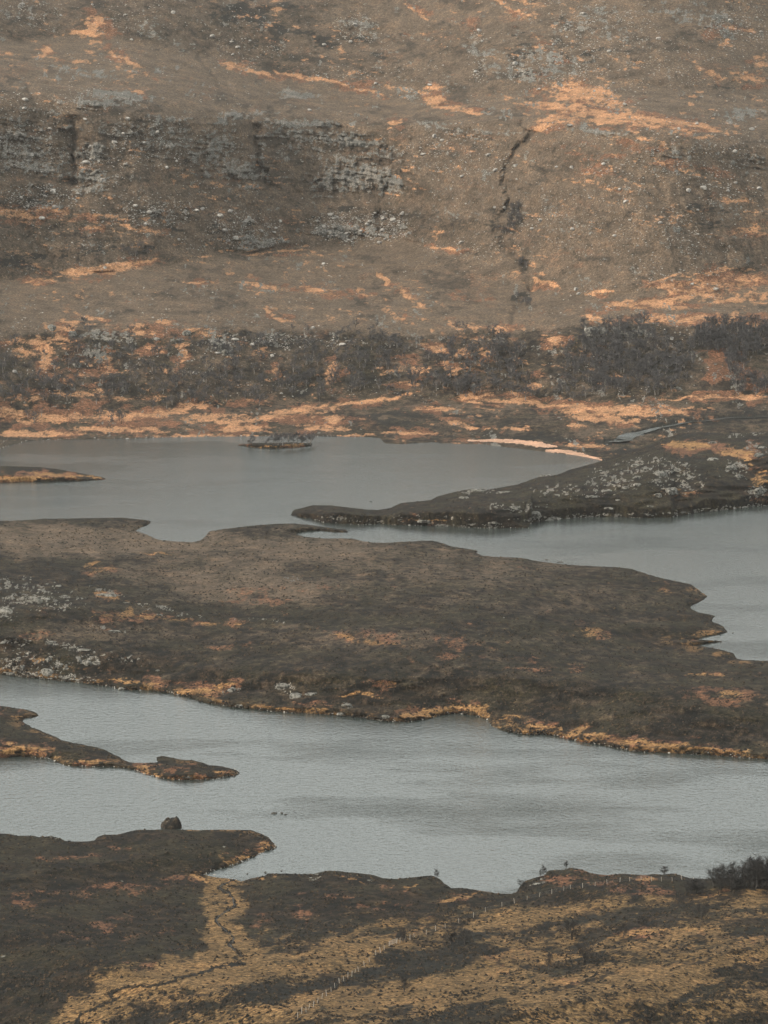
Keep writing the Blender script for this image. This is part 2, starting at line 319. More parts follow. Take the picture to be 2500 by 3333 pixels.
# ------------------------------------------------------------------ ground-cover lists (1659-pixel view)
GRASS_M = sc_([(1330, 250, 200, 20, 6, .72), (1265, 210, 105, 24, 10, .8), (1210, 255, 60, 16, -10, .75), (1420, 275, 130, 12, 10, .66), (1160, 225, 70, 8, 0, .66), (1540, 612, 150, 22, -8, .62), (1580, 640, 100, 12, -4, .7), (1400, 655, 110, 10, 0, .66), (1500, 690, 140, 14, 0, .68), (1100, 15, 60, 5, 30, .7), (900, 20, 40, 5, 35, .7), (880, 195, 80, 6, 10, .66), (60, 120, 80, 4, 6, .6), (1180, 100, 60, 5, 40, .6), (1620, 170, 40, 12, 20, .7), (1300, 400, 90, 8, 10, .55), (1580, 430, 60, 8, 10, .62), (1620, 500, 40, 10, 0, .62), (640, 470, 20, 8, 30, .7), (800, 500, 60, 6, 10, .6), (1480, 370, 90, 6, 20, .6), (940, 500, 16, 14, 0, .65), (1000, 705, 40, 6, 20, .7), (860, 690, 40, 5, 20, .65), (150, 700, 50, 8, 0, .7), (60, 760, 30, 20, 0, .6), (450, 720, 60, 8, 10, .6), (560, 760, 20, 16, 0, .6), (850, 800, 40, 12, 0, .65), (1000, 800, 40, 14, 0, .6), (180, 850, 60, 14, 0, .65), (60, 860, 50, 14, 0, .65), (300, 860, 60, 8, 0, .6), (190, 72, 50, 11), (208, 50, 20, 18), (275, 135, 60, 5, 30), (250, 124, 25, 4, 10), (540, 148, 60, 6, 15), (490, 138, 25, 8), (640, 162, 60, 4, 15), (770, 190, 110, 4, 12),
    (700, 172, 60, 3, 14), (303, 200, 14, 5), (105, 108, 9, 7, 20), (990, 234, 52, 8, 10), (940, 218, 26, 12), (930, 190, 30, 6), (1265, 195, 95, 17, 14), (1230, 232, 110, 12, 4), (1360, 250, 180, 8, 8),
    (1330, 262, 120, 8, 8, .8), (1490, 268, 100, 6, 8), (1188, 268, 28, 9, -30), (1400, 300, 90, 5, 25, .7), (1580, 62, 20, 5), (1520, 150, 50, 6, 30, .8), (1610, 65, 15, 4), (1640, 130, 20, 20, 0, .7), (1560, 90, 30, 20, 0, .6),
    (850, 267, 24, 5, -35), (30, 462, 55, 12, 12), (110, 452, 40, 7), (225, 466, 60, 6, 8), (285, 492, 42, 5, 15), (200, 492, 22, 6, 20), (330, 500, 30, 4, 20), (210, 584, 110, 12, -5), (300, 566, 60, 5, -8), (110, 600, 60, 4, -6), (600, 544, 65, 4, -6), (560, 621, 55, 6, 10),
    (440, 612, 42, 3, 5), (690, 632, 60, 6, 10, .8), (600, 686, 40, 4, 27), (830, 600, 30, 4, 40), (885, 645, 45, 7, 35, .9), (960, 540, 40, 5, 10), (790, 640, 40, 4, 10, .8), (1180, 612, 42, 5, 20), (1290, 630, 30, 4, -5),
    (1340, 661, 50, 6), (1430, 664, 90, 5, 0), (1460, 642, 120, 5, -6), (1600, 650, 70, 6), (1500, 690, 120, 8, 0), (1440, 602, 55, 3, -15), (1560, 585, 120, 4, -6, .8),
    (90, 737, 80, 9), (100, 775, 12, 32), (130, 710, 30, 10), (215, 695, 60, 4, 22), (300, 715, 40, 14, 0, .9), (360, 700, 16, 8), (395, 760, 10, 32, 8, .9), (335, 755, 22, 8, 20, .9), (225, 790, 14, 24, 0, .8), (715, 806, 13, 24, 5), (600, 800, 9, 12),
    (905, 800, 32, 9, -4), (945, 752, 30, 9, 14), (1000, 762, 28, 7, -10), (965, 790, 12, 12), (1080, 708, 25, 9), (1290, 688, 40, 6, 20), (1200, 740, 25, 9), (1150, 830, 15, 6), (1050, 765, 22, 8), (880, 830, 30, 5),
    (30, 890, 50, 14), (110, 905, 100, 13), (70, 938, 100, 7), (240, 900, 60, 12), (330, 895, 80, 8, -3), (400, 880, 60, 7, -8), (470, 905, 70, 12), (430, 880, 25, 7, 12), (560, 905, 70, 8, -8), (520, 925, 60, 10), (640, 890, 70, 7), (720, 905, 30, 9),
    (800, 868, 110, 5, -10), (650, 882, 80, 4, -6), (700, 925, 60, 8), (250, 930, 120, 7), (480, 943, 160, 3), (950, 885, 50, 5), (880, 935, 60, 4), (770, 941, 60, 2.5),
    (1020, 853, 40, 8), (1100, 866, 100, 7), (1330, 888, 150, 15), (1300, 905, 90, 8, 4), (1420, 893, 90, 6, 3), (1220, 875, 90, 6), (1500, 882, 40, 4, 0, .8), (1560, 858, 110, 4), (1480, 861, 80, 3), (1620, 860, 40, 8, 8), (1000, 920, 45, 5, 12), (1100, 926, 40, 4), (1090, 928, 60, 2.5), (1000, 955, 60, 2), (1270, 963, 55, 5, 3), (1240, 920, 30, 4)])
BRACK_M = sc_([(1300, 240, 200, 16, 4), (1420, 268, 150, 16, 9, .8), (1280, 320, 130, 22, 8, .6), (1400, 330, 140, 22, 15, .6), (1280, 360, 60, 30, 0, .55), (1560, 380, 90, 25, 25, .5), (1540, 612, 150, 26, -8), (1620, 600, 70, 22, -6), (1460, 690, 140, 14), (1640, 690, 40, 10), (690, 635, 80, 12, 10, .7), (1010, 640, 60, 14, 10, .55), (330, 650, 80, 8, 0, .5), (560, 618, 70, 8, 10, .8),
    (540, 868, 60, 11), (640, 908, 70, 12), (350, 885, 80, 10), (200, 872, 50, 12), (120, 895, 120, 18, 0, .8), (300, 915, 120, 14, 0, .75), (330, 755, 45, 20, 0, .8), (390, 765, 22, 45, 8, .8), (170, 800, 70, 50, 0, .55), (1560, 790, 55, 45, 20), (1640, 840, 40, 20), (1600, 800, 45, 30, 30), (1200, 745, 50, 20, 0, .8), (1090, 855, 140, 9), (1250, 870, 120, 7), (920, 790, 80, 35, 0, .5), (950, 880, 100, 8, 0, .7), (30, 740, 60, 16, 0, .7), (300, 720, 120, 22, 0, .6), (1180, 820, 60, 20, 0, .5), (1020, 60, 60, 20, 30, .4), (1560, 130, 100, 40, 20, .4), (100, 470, 120, 14, 0, .5)])
DARK_M = sc_([(600, 60, 200, 60, 15, .55), (740, 90, 120, 30, 20, .6), (30, 420, 120, 90, 0, .4), (190, 540, 120, 30, -8, .55), (60, 560, 90, 30, 0, .5), (430, 480, 140, 50, 0, .42), (700, 450, 160, 60, 0, .36), (1080, 470, 40, 60, 0, .55), (1110, 480, 24, 40, 10, .9), (1130, 640, 30, 16, 0, .9), (1128, 570, 20, 16, 0, .8), (290, 540, 40, 14, 0, .7), (1090, 410, 12, 40, 0, .9), (800, 765, 90, 50, 0, .5), (600, 840, 120, 30, 0, .5), (1330, 770, 160, 90, 0, .65), (1600, 740, 110, 40, 0, .7), (1620, 840, 60, 30, 0, .5),
    (600, 905, 90, 16, 0, .8), (520, 900, 40, 14, 0, .6), (800, 905, 150, 16, 0, .7), (960, 885, 60, 8, 0, .8), (1150, 945, 260, 14, 2, .62), (1320, 975, 100, 12, 0, .95), (1180, 948, 90, 6, 3, .95), (1560, 885, 120, 14, 0, .7), (1450, 905, 80, 7, -6, .8), (1160, 880, 40, 8, 0, .9), (1220, 890, 60, 4, 0, .7), (1030, 895, 100, 6, 0, .7), (300, 880, 30, 4, 0, .7), (1540, 470, 120, 40, 0, .4), (1250, 180, 300, 20, 8, .4), (1550, 200, 150, 20, 0, .4), (1200, 120, 180, 60, 10, .35)])
ROCK_M = sc_([(30, 320, 60, 50, 0, .75), (100, 340, 70, 50, 0, .6), (70, 280, 90, 40, 0, .5), (250, 205, 90, 12, 5, .7), (210, 215, 60, 25, 0, .6), (200, 330, 45, 30, 0, .65), (190, 390, 50, 30, 0, .6), (330, 290, 120, 60, 0, .45), (470, 330, 70, 60, 0, .6), (520, 370, 50, 50, 0, .75), (560, 370, 22, 45, 0, .7), (450, 360, 60, 40, 0, .6), (650, 265, 110, 14, 4, .75), (740, 300, 110, 18, 6, .75), (620, 300, 80, 40, 0, .55), (780, 370, 90, 40, 0, .7), (820, 400, 55, 30, 0, .85), (720, 400, 80, 30, 0, .65), (830, 330, 60, 20, 10, .6), (480, 250, 80, 10, 0, .6), (560, 242, 60, 6, 0, .6), (1010, 285, 70, 14, 6, .7), (950, 270, 60, 10, 6, .6), (1100, 285, 40, 10, 6, .6), (1280, 285, 80, 10, 5, .6), (1330, 280, 40, 6, 5, .6),
    (1180, 140, 120, 40, 0, .45), (1300, 50, 100, 40, 10, .45), (1480, 30, 120, 30, 0, .45), (1560, 55, 80, 20, 10, .5), (770, 60, 60, 30, 0, .5), (60, 25, 60, 25, 0, .55), (170, 80, 50, 12, 0, .4), (330, 60, 60, 30, 30, .4), (1600, 245, 60, 14, 0, .5), (1450, 330, 60, 20, 0, .45), (1620, 350, 40, 30, 0, .5), (860, 200, 60, 14, 0, .4), (640, 200, 80, 12, 0, .5), (200, 160, 120, 12, 0, .5), (1030, 100, 30, 30, 0, .55), (1010, 180, 60, 10, -10, .5), (770, 500, 110, 20, 0, .62), (840, 480, 50, 25, 0, .62), (520, 510, 70, 20, 0, .55), (560, 525, 70, 14, -8, .6), (340, 470, 50, 20, 0, .5), (90, 430, 80, 20, 20, .55), (640, 725, 120, 10, 0, .45), (480, 750, 30, 20, 30, .6), (620, 745, 40, 12, 0, .5), (1330, 715, 90, 8, 0, .65), (230, 725, 60, 14, 0, .5), (210, 760, 40, 20, 0, .5)])
GULLIES = [([(1130, 265), (1150, 290), (1120, 320), (1095, 355), (1088, 385), (1100, 420), (1095, 460), (1075, 480), (1090, 530), (1115, 565), (1140, 590), (1150, 610)], 5, 5.0), ([(1145, 640), (1120, 660), (1105, 690), (1112, 720), (1098, 760), (1110, 800), (1130, 820), (1180, 860)], 7, 2.5),
    ([(548, 275), (552, 310), (560, 350), (570, 390), (576, 405)], 5, 7.0), ([(155, 270), (160, 310), (158, 350), (160, 395)], 6, 6.0), ([(840, 325), (870, 355), (880, 385), (900, 420), (930, 470)], 8, 4.0), ([(430, 120), (470, 165), (530, 220), (550, 270)], 5, 1.5),
    ([(1010, 0), (1000, 60), (1030, 110), (1040, 150)], 7, 2.5), ([(975, 820), (1000, 860)], 5, 1.5), ([(600, 150), (590, 400), (640, 480), (660, 520)], 10, 1.0), ([(820, 470), (840, 395)], 5, 2.5), ([(435, 400), (440, 330)], 5, 3.0), ([(300, 290), (345, 410), (420, 520)], 6, 2.5), ([(60, 190), (130, 285), (165, 330)], 5, 2.5), ([(690, 420), (770, 530)], 6, 2.5), ([(1500, 400), (1570, 560)], 6, 2.5), ([(1390, 350), (1490, 500)], 6, 2.2), ([(900, 290), (970, 430)], 5, 2.2), ([(40, 480), (110, 560)], 5, 2.0), ([(1240, 350), (1270, 480)], 6, 2.0)]
GULLIES = [([(x * S, y * S) for x, y in p], w * S, d) for p, w, d in GULLIES]

# ------------------------------------------------------------------ building land
LANDS = {}
def finish_land(name, PX, PY, X, Y, Z, A, keep, mat=MG, label=None, split=None):
    """grid arrays -> one mesh; split = (mask of cells, name) makes a second structure from some of the cells"""
    nr, nc = X.shape
    idx = np.arange(nr * nc).reshape(nr, nc)
    q = np.stack([idx[:-1, :-1], idx[:-1, 1:], idx[1:, 1:], idx[1:, :-1]], -1)
    V = np.stack([X, Y, Z], -1).reshape(-1, 3)
    sets = [(name, keep & ~split[0] if split else keep, label)]
    if split: sets.append((split[1], keep & split[0], None))
    for nm, k, lb in sets:
        qq = q[k]
        used = np.unique(qq); remap = np.full(nr * nc, -1, np.int64); remap[used] = np.arange(len(used))
        me = mesh_np(nm, V[used], quads=remap[qq])
        for an, arr in A.items(): add_attr(me, an, arr.ravel()[used])
        o = obj(nm, me, mat); tag(o, lb, kind='structure')
    LANDS[name] = dict(PX=PX, PY=PY, X=X, Y=Y, Z=Z, A=A)
    return LANDS[name]
def look(land, px, py):
    """world points of a land under photograph pixels"""
    L = LANDS[land]; px = np.atleast_1d(np.asarray(px, float)); py = np.atleast_1d(np.asarray(py, float))
    cx = L['PX'][0]; c = np.clip(np.searchsorted(cx, px), 1, len(cx) - 1)
    out = np.zeros((len(px), 3)); rr = np.zeros(len(px), int)
    for i in range(len(px)):
        col = L['PY'][:, c[i]]                       # decreasing with row index
        r = int(np.clip(np.searchsorted(-col, -py[i]), 1, len(col) - 2)); rr[i] = r
        f = np.clip((col[r - 1] - py[i]) / max(col[r - 1] - col[r], 1e-6), 0, 1)
        g = np.clip((px[i] - cx[c[i] - 1]) / (cx[c[i]] - cx[c[i] - 1]), 0, 1)
        for k, a in enumerate((L['X'], L['Y'], L['Z'])):
            v0 = a[r - 1, c[i] - 1] * (1 - g) + a[r - 1, c[i]] * g
            v1 = a[r, c[i] - 1] * (1 - g) + a[r, c[i]] * g
            out[i, k] = v0 * (1 - f) + v1 * f
    return out
def cover(PX, PY, grass, brack, dark, rock, seed):
    st = fbm(PX / 30, PY / 8, 6, seed + 50, .76) - .5            # streaky tufts
    sp = fbm(PX / 11, PY / 6, 5, seed + 51, .7) - .5             # specks
    wd = fbm(PX / 70, PY / 22, 6, seed + 52, .62) - .5
    PG = patches(PX, PY, grass, seed)
    G = sstep(.12, 1.0, .78 * PG + 2.6 * st + .7 * sp) * sstep(.02, .35, PG)
    halo = patches(PX, PY, [(e[0], e[1], e[2] * 1.25 + 12, e[3] * 1.9 + 9) + tuple(e[4:]) for e in grass], seed + 3, 1.6)
    B = sstep(.12, .95, .86 * np.maximum(patches(PX, PY, brack, seed + 5, 1.5), .62 * halo) + 1.6 * wd + .8 * sp)
    D = sstep(.34, .62, .66 * patches(PX, PY, dark, seed + 9) + 1.6 * wd + .7 * st)
    PR = patches(PX, PY, rock, seed + 13, 0.8)
    R = sstep(.42, .58, .66 * PR + 2.1 * sp) * sstep(.0, .2, PR + .6 * (fbm(PX / 8, PY / 5, 2, seed + 53) - .62))
    return dict(grass=G.astype(f32), bracken=B.astype(f32), dark=D.astype(f32), rock=R.astype(f32), straw=np.zeros(PX.shape, f32), pale=np.full(PX.shape, .12, f32), peach=np.full(PX.shape, .1, f32), sand=np.zeros(PX.shape, f32))

# ---- the mountain beyond the loch: slope bands integrated upwards from the shore
def build_mountain():
    shore = interp(SHORE, COLS)
    def blur(a, w):
        k = np.hanning(w + 2)[1:-1]; k /= k.sum()
        p = np.pad(a, ((0, 0), (w // 2, w // 2)), mode='edge'); o = np.zeros_like(a)
        for i in range(w): o += k[i] * p[:, i:i + a.shape[1]]
        return o
    nv, nb = 490, 0
    low = blur(shore[None], 151) + 26
    PY = low + np.linspace(0, 1, nv)[:, None] * (-45 - low); PX = np.broadcast_to(COLS, PY.shape).copy()
    c = COLS[None]
    jit = 20 * (fbm(PX / 160, PY / 400, 3, 3) - .5) * 2
    b1 = interp([(-1000, 1420), (0, 1385), (300, 1340), (900, 1305), (1300, 1290), (1700, 1297), (2100, 1302), (2500, 1290), (3500, 1290)], c) + jit * .5
    b2 = interp([(-1000, 1090), (0, 1090), (300, 1065), (700, 1072), (1100, 1080), (1500, 1085), (1800, 1060), (2100, 1060), (2300, 1065), (2500, 1050), (3500, 1040)], c) + jit
    b3 = interp([(-1000, 900), (0, 905), (400, 880), (700, 830), (900, 805), (1250, 775), (1500, 810), (1700, 900), (1900, 960), (2200, 930), (2500, 870), (3500, 860)], c) + jit * .6
    b4 = interp([(-1000, 330), (0, 320), (300, 330), (600, 375), (900, 400), (1250, 430), (1500, 430), (1740, 430), (1900, 440), (2200, 440), (2500, 470), (3500, 470)], c) + jit * 3.0
    b5 = interp([(-1000, 140), (0, 135), (350, 122), (700, 175), (1000, 260), (1300, 320), (1500, 325), (1700, 290), (2000, 265), (2200, 290), (2500, 285), (3500, 280)], c) + jit * .5
    def band(lo, hi, soft=22.): return sstep(lo + soft, lo - soft, PY) * sstep(hi - soft, hi + soft, PY)
    big = fbm(PX / 300, PY / 170, 3, 21) - .5
    med = fbm(PX / 70, PY / 45, 3, 22) - .5
    s = 0.045 + 0 * PY
    s = s + sstep(b1 + 20, b1 - 20, PY) * (0.34 - 0.045) - sstep(b2 + 20, b2 - 20, PY) * (0.34 - 0.075)
    s = s + sstep(b3 + 16, b3 - 16, PY) * (0.62 - 0.075) - sstep(b4 + 30, b4 - 30, PY) * (0.62 - 0.085)
    s = s + sstep(b5 + 20, b5 - 20, PY) * (0.33 - 0.085)
    crag = patches(PX, PY, ROCK_M, 13, 0.5)
    s = s * np.exp(.6 * big + 1.1 * med) + 0.6 * crag * sstep(b3 + 20, b3 - 20, PY) * sstep(b4 - 60, b4 + 20, PY)
    s = np.maximum(s, 0.03)
    base = np.minimum(blur(shore[None], 151) - 14, low - 40)
    sl = blur(s, 301) * sstep(base + 6, base - 26, PY)
    u, t = ray(PX, PY)
    Y = np.zeros_like(PX); Y[nb] = H / t[nb]
    for r in range(nb + 1, len(PY)):
        tm = .5 * (t[r] + t[r - 1]); sm = .5 * (sl[r] + sl[r - 1])
        Y[r] = Y[r - 1] * (1 + (t[r - 1] - t[r]) / (sm + tm))
    Ys = blur(blur(Y, 121), 61); a = sstep(20, 130, base - PY)
    Y = Y * (1 - a) + Ys * a
    Y = np.maximum.accumulate(Y, 0)
    Z = H - t * Y
    land = (PY < shore[None]).astype(float)
    Z = np.where(land > 0, Z, -.08 - .06 * (PY - shore[None]))
    X = u * Y
    fade = sstep(0, 34, shore[None] - PY)
    # relief: gullies, ledges, hummocks
    carve = np.zeros(PX.shape); gmask = np.zeros(PX.shape, f32)
    for p, w, d in GULLIES:
        xs = [a for a, _ in p]; ys = [b for _, b in p]
        box = np.nonzero((COLS > min(xs) - 90) & (COLS < max(xs) + 90))[0]; a, b_ = box[0], box[-1] + 1
        sx, sy = PX[:, a:b_], PY[:, a:b_]
        w = w * 1.9
        wob = 15 * (fbm(sx / 24, sy / 18, 4, 77) - .5) * 2
        dd = seg_dist(sx + wob, sy, p)
        w = w * (.35 + 1.3 * vnoise(sy / 26, sx / 60, 78)); g = np.exp(-(dd / w) ** 2); g2 = np.exp(-(dd / (w * 2.6)) ** 2)
        carve[:, a:b_] = np.maximum(carve[:, a:b_], d * (0.85 * g + .15 * g2)); gmask[:, a:b_] = np.maximum(gmask[:, a:b_], g * min(.62, .2 + d / 12) * sstep(.15, .85, vnoise(sx / 8, sy / 11, 79) + .15))
    steep = sstep(0.18, 0.55, s)
    ledge = fbm(X / 20 + 3, Z / 2.4 + .12 * X / 2.4, 5, 41, .66) - .5
    crack = fbm(X / 3.0, Z / 13, 5, 42, .66) - .5
    lump = fbm(X / 14, Y / 11, 4, 43, .6) - .5
    spur = fbm(X / 38, Z / 30, 5, 46, .56) - .5
    strat = np.floor(Z / 2.0 + .16 * X / 2.0 + 3.2 * (fbm(X / 16, Z / 12, 3, 48) - .5) * 2)
    wide = 1.6 + 3.2 * _hash(strat, strat * 0, 49)
    block = _hash(np.floor(X / wide + 7.7 * _hash(strat, strat * 0 + 1, 50)), strat, 51) - .5
    rill = fbm(X / 7 + Z / 40, Z / 55, 4, 52, .55) - .5; rill2 = np.abs(fbm(X / 22 + Z / 26, Z / 80, 3, 53) - .5)
    Yd = (5.0 * rill - 16 * rill2) * steep * fade + 4.5 * crag * steep * block + carve * steep * 1.3 + 11 * spur * steep + crag * (9.0 * ledge + 7.0 * crack) * steep + 2.5 * ledge * steep
    Zd = -carve * (1 - steep) * .6 + fade * (3.0 * (fbm(X / 70, Y / 60, 3, 47) - .5) * (1 - steep) + 1.5 * lump * (1 - crag * .5) + .55 * (fbm(X / 3.4, Y / 3.0, 3, 44) - .5))
    lowflat = sstep(0.0, 6.0, Z)
    Y2 = Y + Yd * fade; X2 = u * Y2
    Z2 = np.where(land > 0, np.maximum(Z + Zd * (.25 + .75 * lowflat), .12 + .1 * fade), Z)
    A = cover(PX, PY, GRASS_M, BRACK_M, DARK_M, ROCK_M, 100)
    sp_ = fbm(PX / 9, PY / 6, 4, 131, .7) - .5
    A['rock'] = np.clip(.85 * sstep(.28, .66, .80 * crag - 1.3 * ledge - 1.1 * crack + 1.5 * sp_ - .26 * block) - .9 * gmask, 0, 1).astype(f32)
    A['dark'] = np.maximum(A['dark'], .6 * crag * sstep(.03, .22, ledge + crack + .22 * block)).astype(f32)
    mo = fbm(PX / 42, PY / 15, 6, 133, .68) - .5; mo2 = fbm(PX / 150, PY / 70, 4, 134) - .5
    A['dark'] = np.maximum(A['dark'], .55 * sstep(.06, .24, mo + .8 * mo2)).astype(f32)
    A['bracken'] = np.maximum(A['bracken'], .45 * sstep(.10, .26, -mo + .7 * (fbm(PX / 120, PY / 60, 3, 135) - .5))).astype(f32)
    A['peach'] = np.ones(PX.shape, f32)
    e = 14.0; wv = 16 * (fbm(PX / 60, PY / 60, 3, 136) - .5) * 2
    zone = .42 + 0 * PX
    zone = zone + (.86 - zone) * sstep(b2 + e, b2 - e, PY + wv)                     # heather terrace
    zone = zone + (.64 - zone) * sstep(b3 + e, b3 - e, PY + wv) * interp([(-1000, 1), (1300, 1), (1600, .55), (3500, .5)], PX)   # crag face
    zone = zone + (.90 - zone) * sstep(b4 + 34, b4 - 34, PY + 3.5 * wv)               # upper terrace
    zone = zone + (.58 - zone) * sstep(b5 + e, b5 - e, PY + wv) * interp([(-1000, 1), (900, 1), (1300, .6), (1700, .35), (3500, .25)], PX)
    A['pale'] = np.clip(zone + .75 * (fbm(PX / 120, PY / 40, 6, 132, .68) - .5), 0, 1).astype(f32)  # lighter vegetation, with part of the distance haze put into the colour
    A['dark'] = np.maximum(A['dark'], gmask)
    fl = sstep(.62, .76, fbm(PX / 30, PY / 9 - PX / 60, 5, 120, .6)); A['grass'] = np.maximum(A['grass'], .75 * fl * sstep(.40, .6, fbm(PX / 220, PY / 120, 2, 121))).astype(f32)
    # two beaches of pink sand
    sa = seg_dist(PX, PY, crop([(60, 150), (220, 152), (380, 150), (540, 162), (700, 185), (860, 205)], 1500, 1380, 600 / 1659.))
    sb = seg_dist(PX, PY, crop([(770, 243), (900, 248), (1040, 268), (1150, 295), (1265, 322)], 1500, 1380, 600 / 1659.))
    wa = interp([(1520, 1.5), (1600, 5), (1700, 8), (1760, 9), (1810, 3)], PX); wb = interp([(1775, 4), (1850, 6), (1900, 5.5), (1957, 2.5)], PX)
    fr = .55 * (fbm(PX / 9, PY / 4, 3, 140) - .5) * 2
    sand = np.maximum(sstep(1.3, .7, sa / wa + fr), sstep(1.3, .7, sb / wb + fr))
    thin = interp([(-200, 0), (1150, 0), (1200, .9), (1320, .5), (1500, 0), (3500, 0)], PX) * sstep(7, 3, np.abs(PY - shore[None] + 4))
    A['sand'] = np.maximum(sand, thin * .42).astype(f32)
    rd = seg_dist(PX, PY, RIVER); A['dark'] = np.maximum(A['dark'], sstep(14, 6, rd).astype(f32))
    Z2 = np.where((rd < 9) & (land > 0), np.maximum(Z2 - .5, .05), Z2)
    for k in ('grass', 'bracken', 'dark', 'rock', 'pale'): A[k] = (A[k] * (1 - A['sand'])).astype(f32)
    keep = np.ones((PX.shape[0] - 1, PX.shape[1] - 1), bool)
    sm = A['sand'] > .5; cell = sm[:-1, :-1] & sm[1:, 1:] & (PX[:-1, :-1] > 1480)
    L = finish_land('mountain', PX, PY, X2, Y2, Z2, A, keep, label='brown heather mountainside with grey crags beyond the loch', split=(cell, 'beach'))
    L['s'] = s
build_mountain()

# ---- low land between the waters
def build_low(name, poly, zfun, cfun, rows, bank=0.7, seed=0, label=None, relief=1.0, soft=40.0, dome=.05):
    p = np.array(poly, float)
    cols = COLS[(COLS > p[:, 0].min() - 30) & (COLS < p[:, 0].max() + 30)]
    PYr = np.arange(rows[0], rows[1], -3.1)
    PX, PY = np.meshgrid(cols, PYr)
    # ragged shoreline
    x0, y0 = flat(PX, PY); pp = np.stack(flat(p[:, 0], p[:, 1]), -1)
    d = seg_dist(x0, y0, pp, True); d = np.where(inside(PX, PY, p), d, -d)
    d = d + .55 * (fbm(x0 / 2.2, y0 / 4.0, 3, seed + 3) - .5) * 2
    u, t = ray(PX, PY)
    dp = np.clip(d, 0, None)
    hill = zfun(PX, PY, d) * (1 - np.exp(-dp / soft))
    z = np.where(d > 0, bank * (1 - np.exp(-dp / 3.0)) * (.6 + .8 * fbm(x0 / 9, y0 / 12, 2, seed + 4)) + dome * np.minimum(dp, 60) + hill, .22 * np.maximum(d, -9))
    Y = (H - z) / t
    # never fold over: distance grows with every row upwards
    step = np.arange(len(PYr))[:, None] * .02
    Y = np.maximum.accumulate(Y - step, 0) + step
    Z = H - t * Y; X = u * Y
    on = sstep(0.3, 5, d)
    Z = Z + on * relief * (1.3 * (fbm(X / 17, Y / 22, 3, seed + 5) - .5) + .65 * (fbm(X / 3.1, Y / 6.0, 3, seed + 6) - .5) + .16 * (vnoise(X / .8, Y / 2.0, seed + 7) - .5))
    A = cfun(PX, PY, d, X, Y, Z)
    k = d > -5
    keep = k[:-1, :-1] | k[1:, 1:] | k[:-1, 1:] | k[1:, :-1]
    L = finish_land(name, PX, PY, X, Y, Z, A, keep, label=label); L['d'] = d
    return L
def bumps(lst):
    def f(PX, PY, d):
        z = np.zeros(PX.shape)
        for cx, cy, rx, ry, a in lst: z = z + a * np.exp(-(((PX - cx) / rx) ** 2 + ((PY - cy) / ry) ** 2))
        return z
    return f
def edge_grass(A, PX, PY, d, lo, hi, seed, amt=.7):
    e = sstep(hi, hi * .4, d) * sstep(lo - 1, lo + 1, d) * sstep(.42, .66, fbm(PX / 45, PY / 14, 5, seed, .66))
    A['grass'] = np.maximum(A['grass'], amt * e).astype(f32)

HF = HEAD[:26]; HB = sorted(HEAD[27:], key=lambda q: q[0])
def head_z(PX, PY, d):
    df = np.clip(interp([(-2000, 1679)] + sorted(HF) + [(3600, 1590)], PX) - PY, 0, None); db = np.clip(PY - interp([(-2000, 1671)] + HB, PX), 0, None)
    a, b = .080 * df + 1e-3, .14 * db + 1e-3
    z = (a ** -4 + b ** -4) ** -.25
    return z * (.95 + .13 * (fbm(PX / 130, PY / 70, 2, 350) - .5) * 2)
def head_cover(PX, PY, d, X, Y, Z):
    A = cover(PX, PY, [(2260, 1452, 80, 10), (2200, 1445, 50, 8, 0, .8), (2400, 1470, 70, 22, 12, .75), (2440, 1500, 30, 14, 0, .7), (2100, 1430, 22, 6), (2085, 1412, 18, 4), (1430, 1698, 40, 5, 0, .8), (1350, 1690, 60, 5, 0, .6), (2480, 1560, 40, 40, 0, .6), (2200, 1600, 60, 10, 0, .5)],
              [(2380, 1470, 110, 26, 10, .8), (2150, 1450, 90, 12, 0, .6), (2480, 1560, 50, 60, 0, .5)],
              [(2230, 1490, 110, 12, 4, .6), (2240, 1415, 110, 6, 0, .6), (2380, 1640, 90, 14, -4, .7), (1200, 1670, 120, 16, 0, .5), (1450, 1640, 150, 20, 0, .4)],
              [(2140, 1515, 130, 40, 0, .55), (2000, 1560, 120, 50, -10, .5), (2200, 1560, 120, 50, 0, .5), (2400, 1530, 50, 40, 20, .62), (2460, 1600, 30, 40, 20, .6), (2420, 1400, 150, 24, 0, .5), (2460, 1460, 60, 20, 20, .5), (1820, 1600, 120, 30, 0, .45), (1680, 1650, 120, 20, 0, .48), (1550, 1600, 70, 10, 0, .62), (1400, 1690, 160, 14, 0, .42), (1900, 1680, 300, 9, -2, .6), (1500, 1710, 240, 7, 1, .6), (2300, 1662, 240, 8, -4, .6), (1150, 1695, 150, 9, 4, .6)], 300)
    sp = fbm(X / 5, Y / 9, 4, 311); A['rock'] = np.clip(A['rock'] * (.5 + 1.15 * sp), 0, 1).astype(f32)
    return A
build_low('rocky_headland', HEAD, head_z, head_cover, (1745, 1325), 1.0, 300, 'rocky heather headland reaching into the loch from the right', 1.1, 4.0, .0)

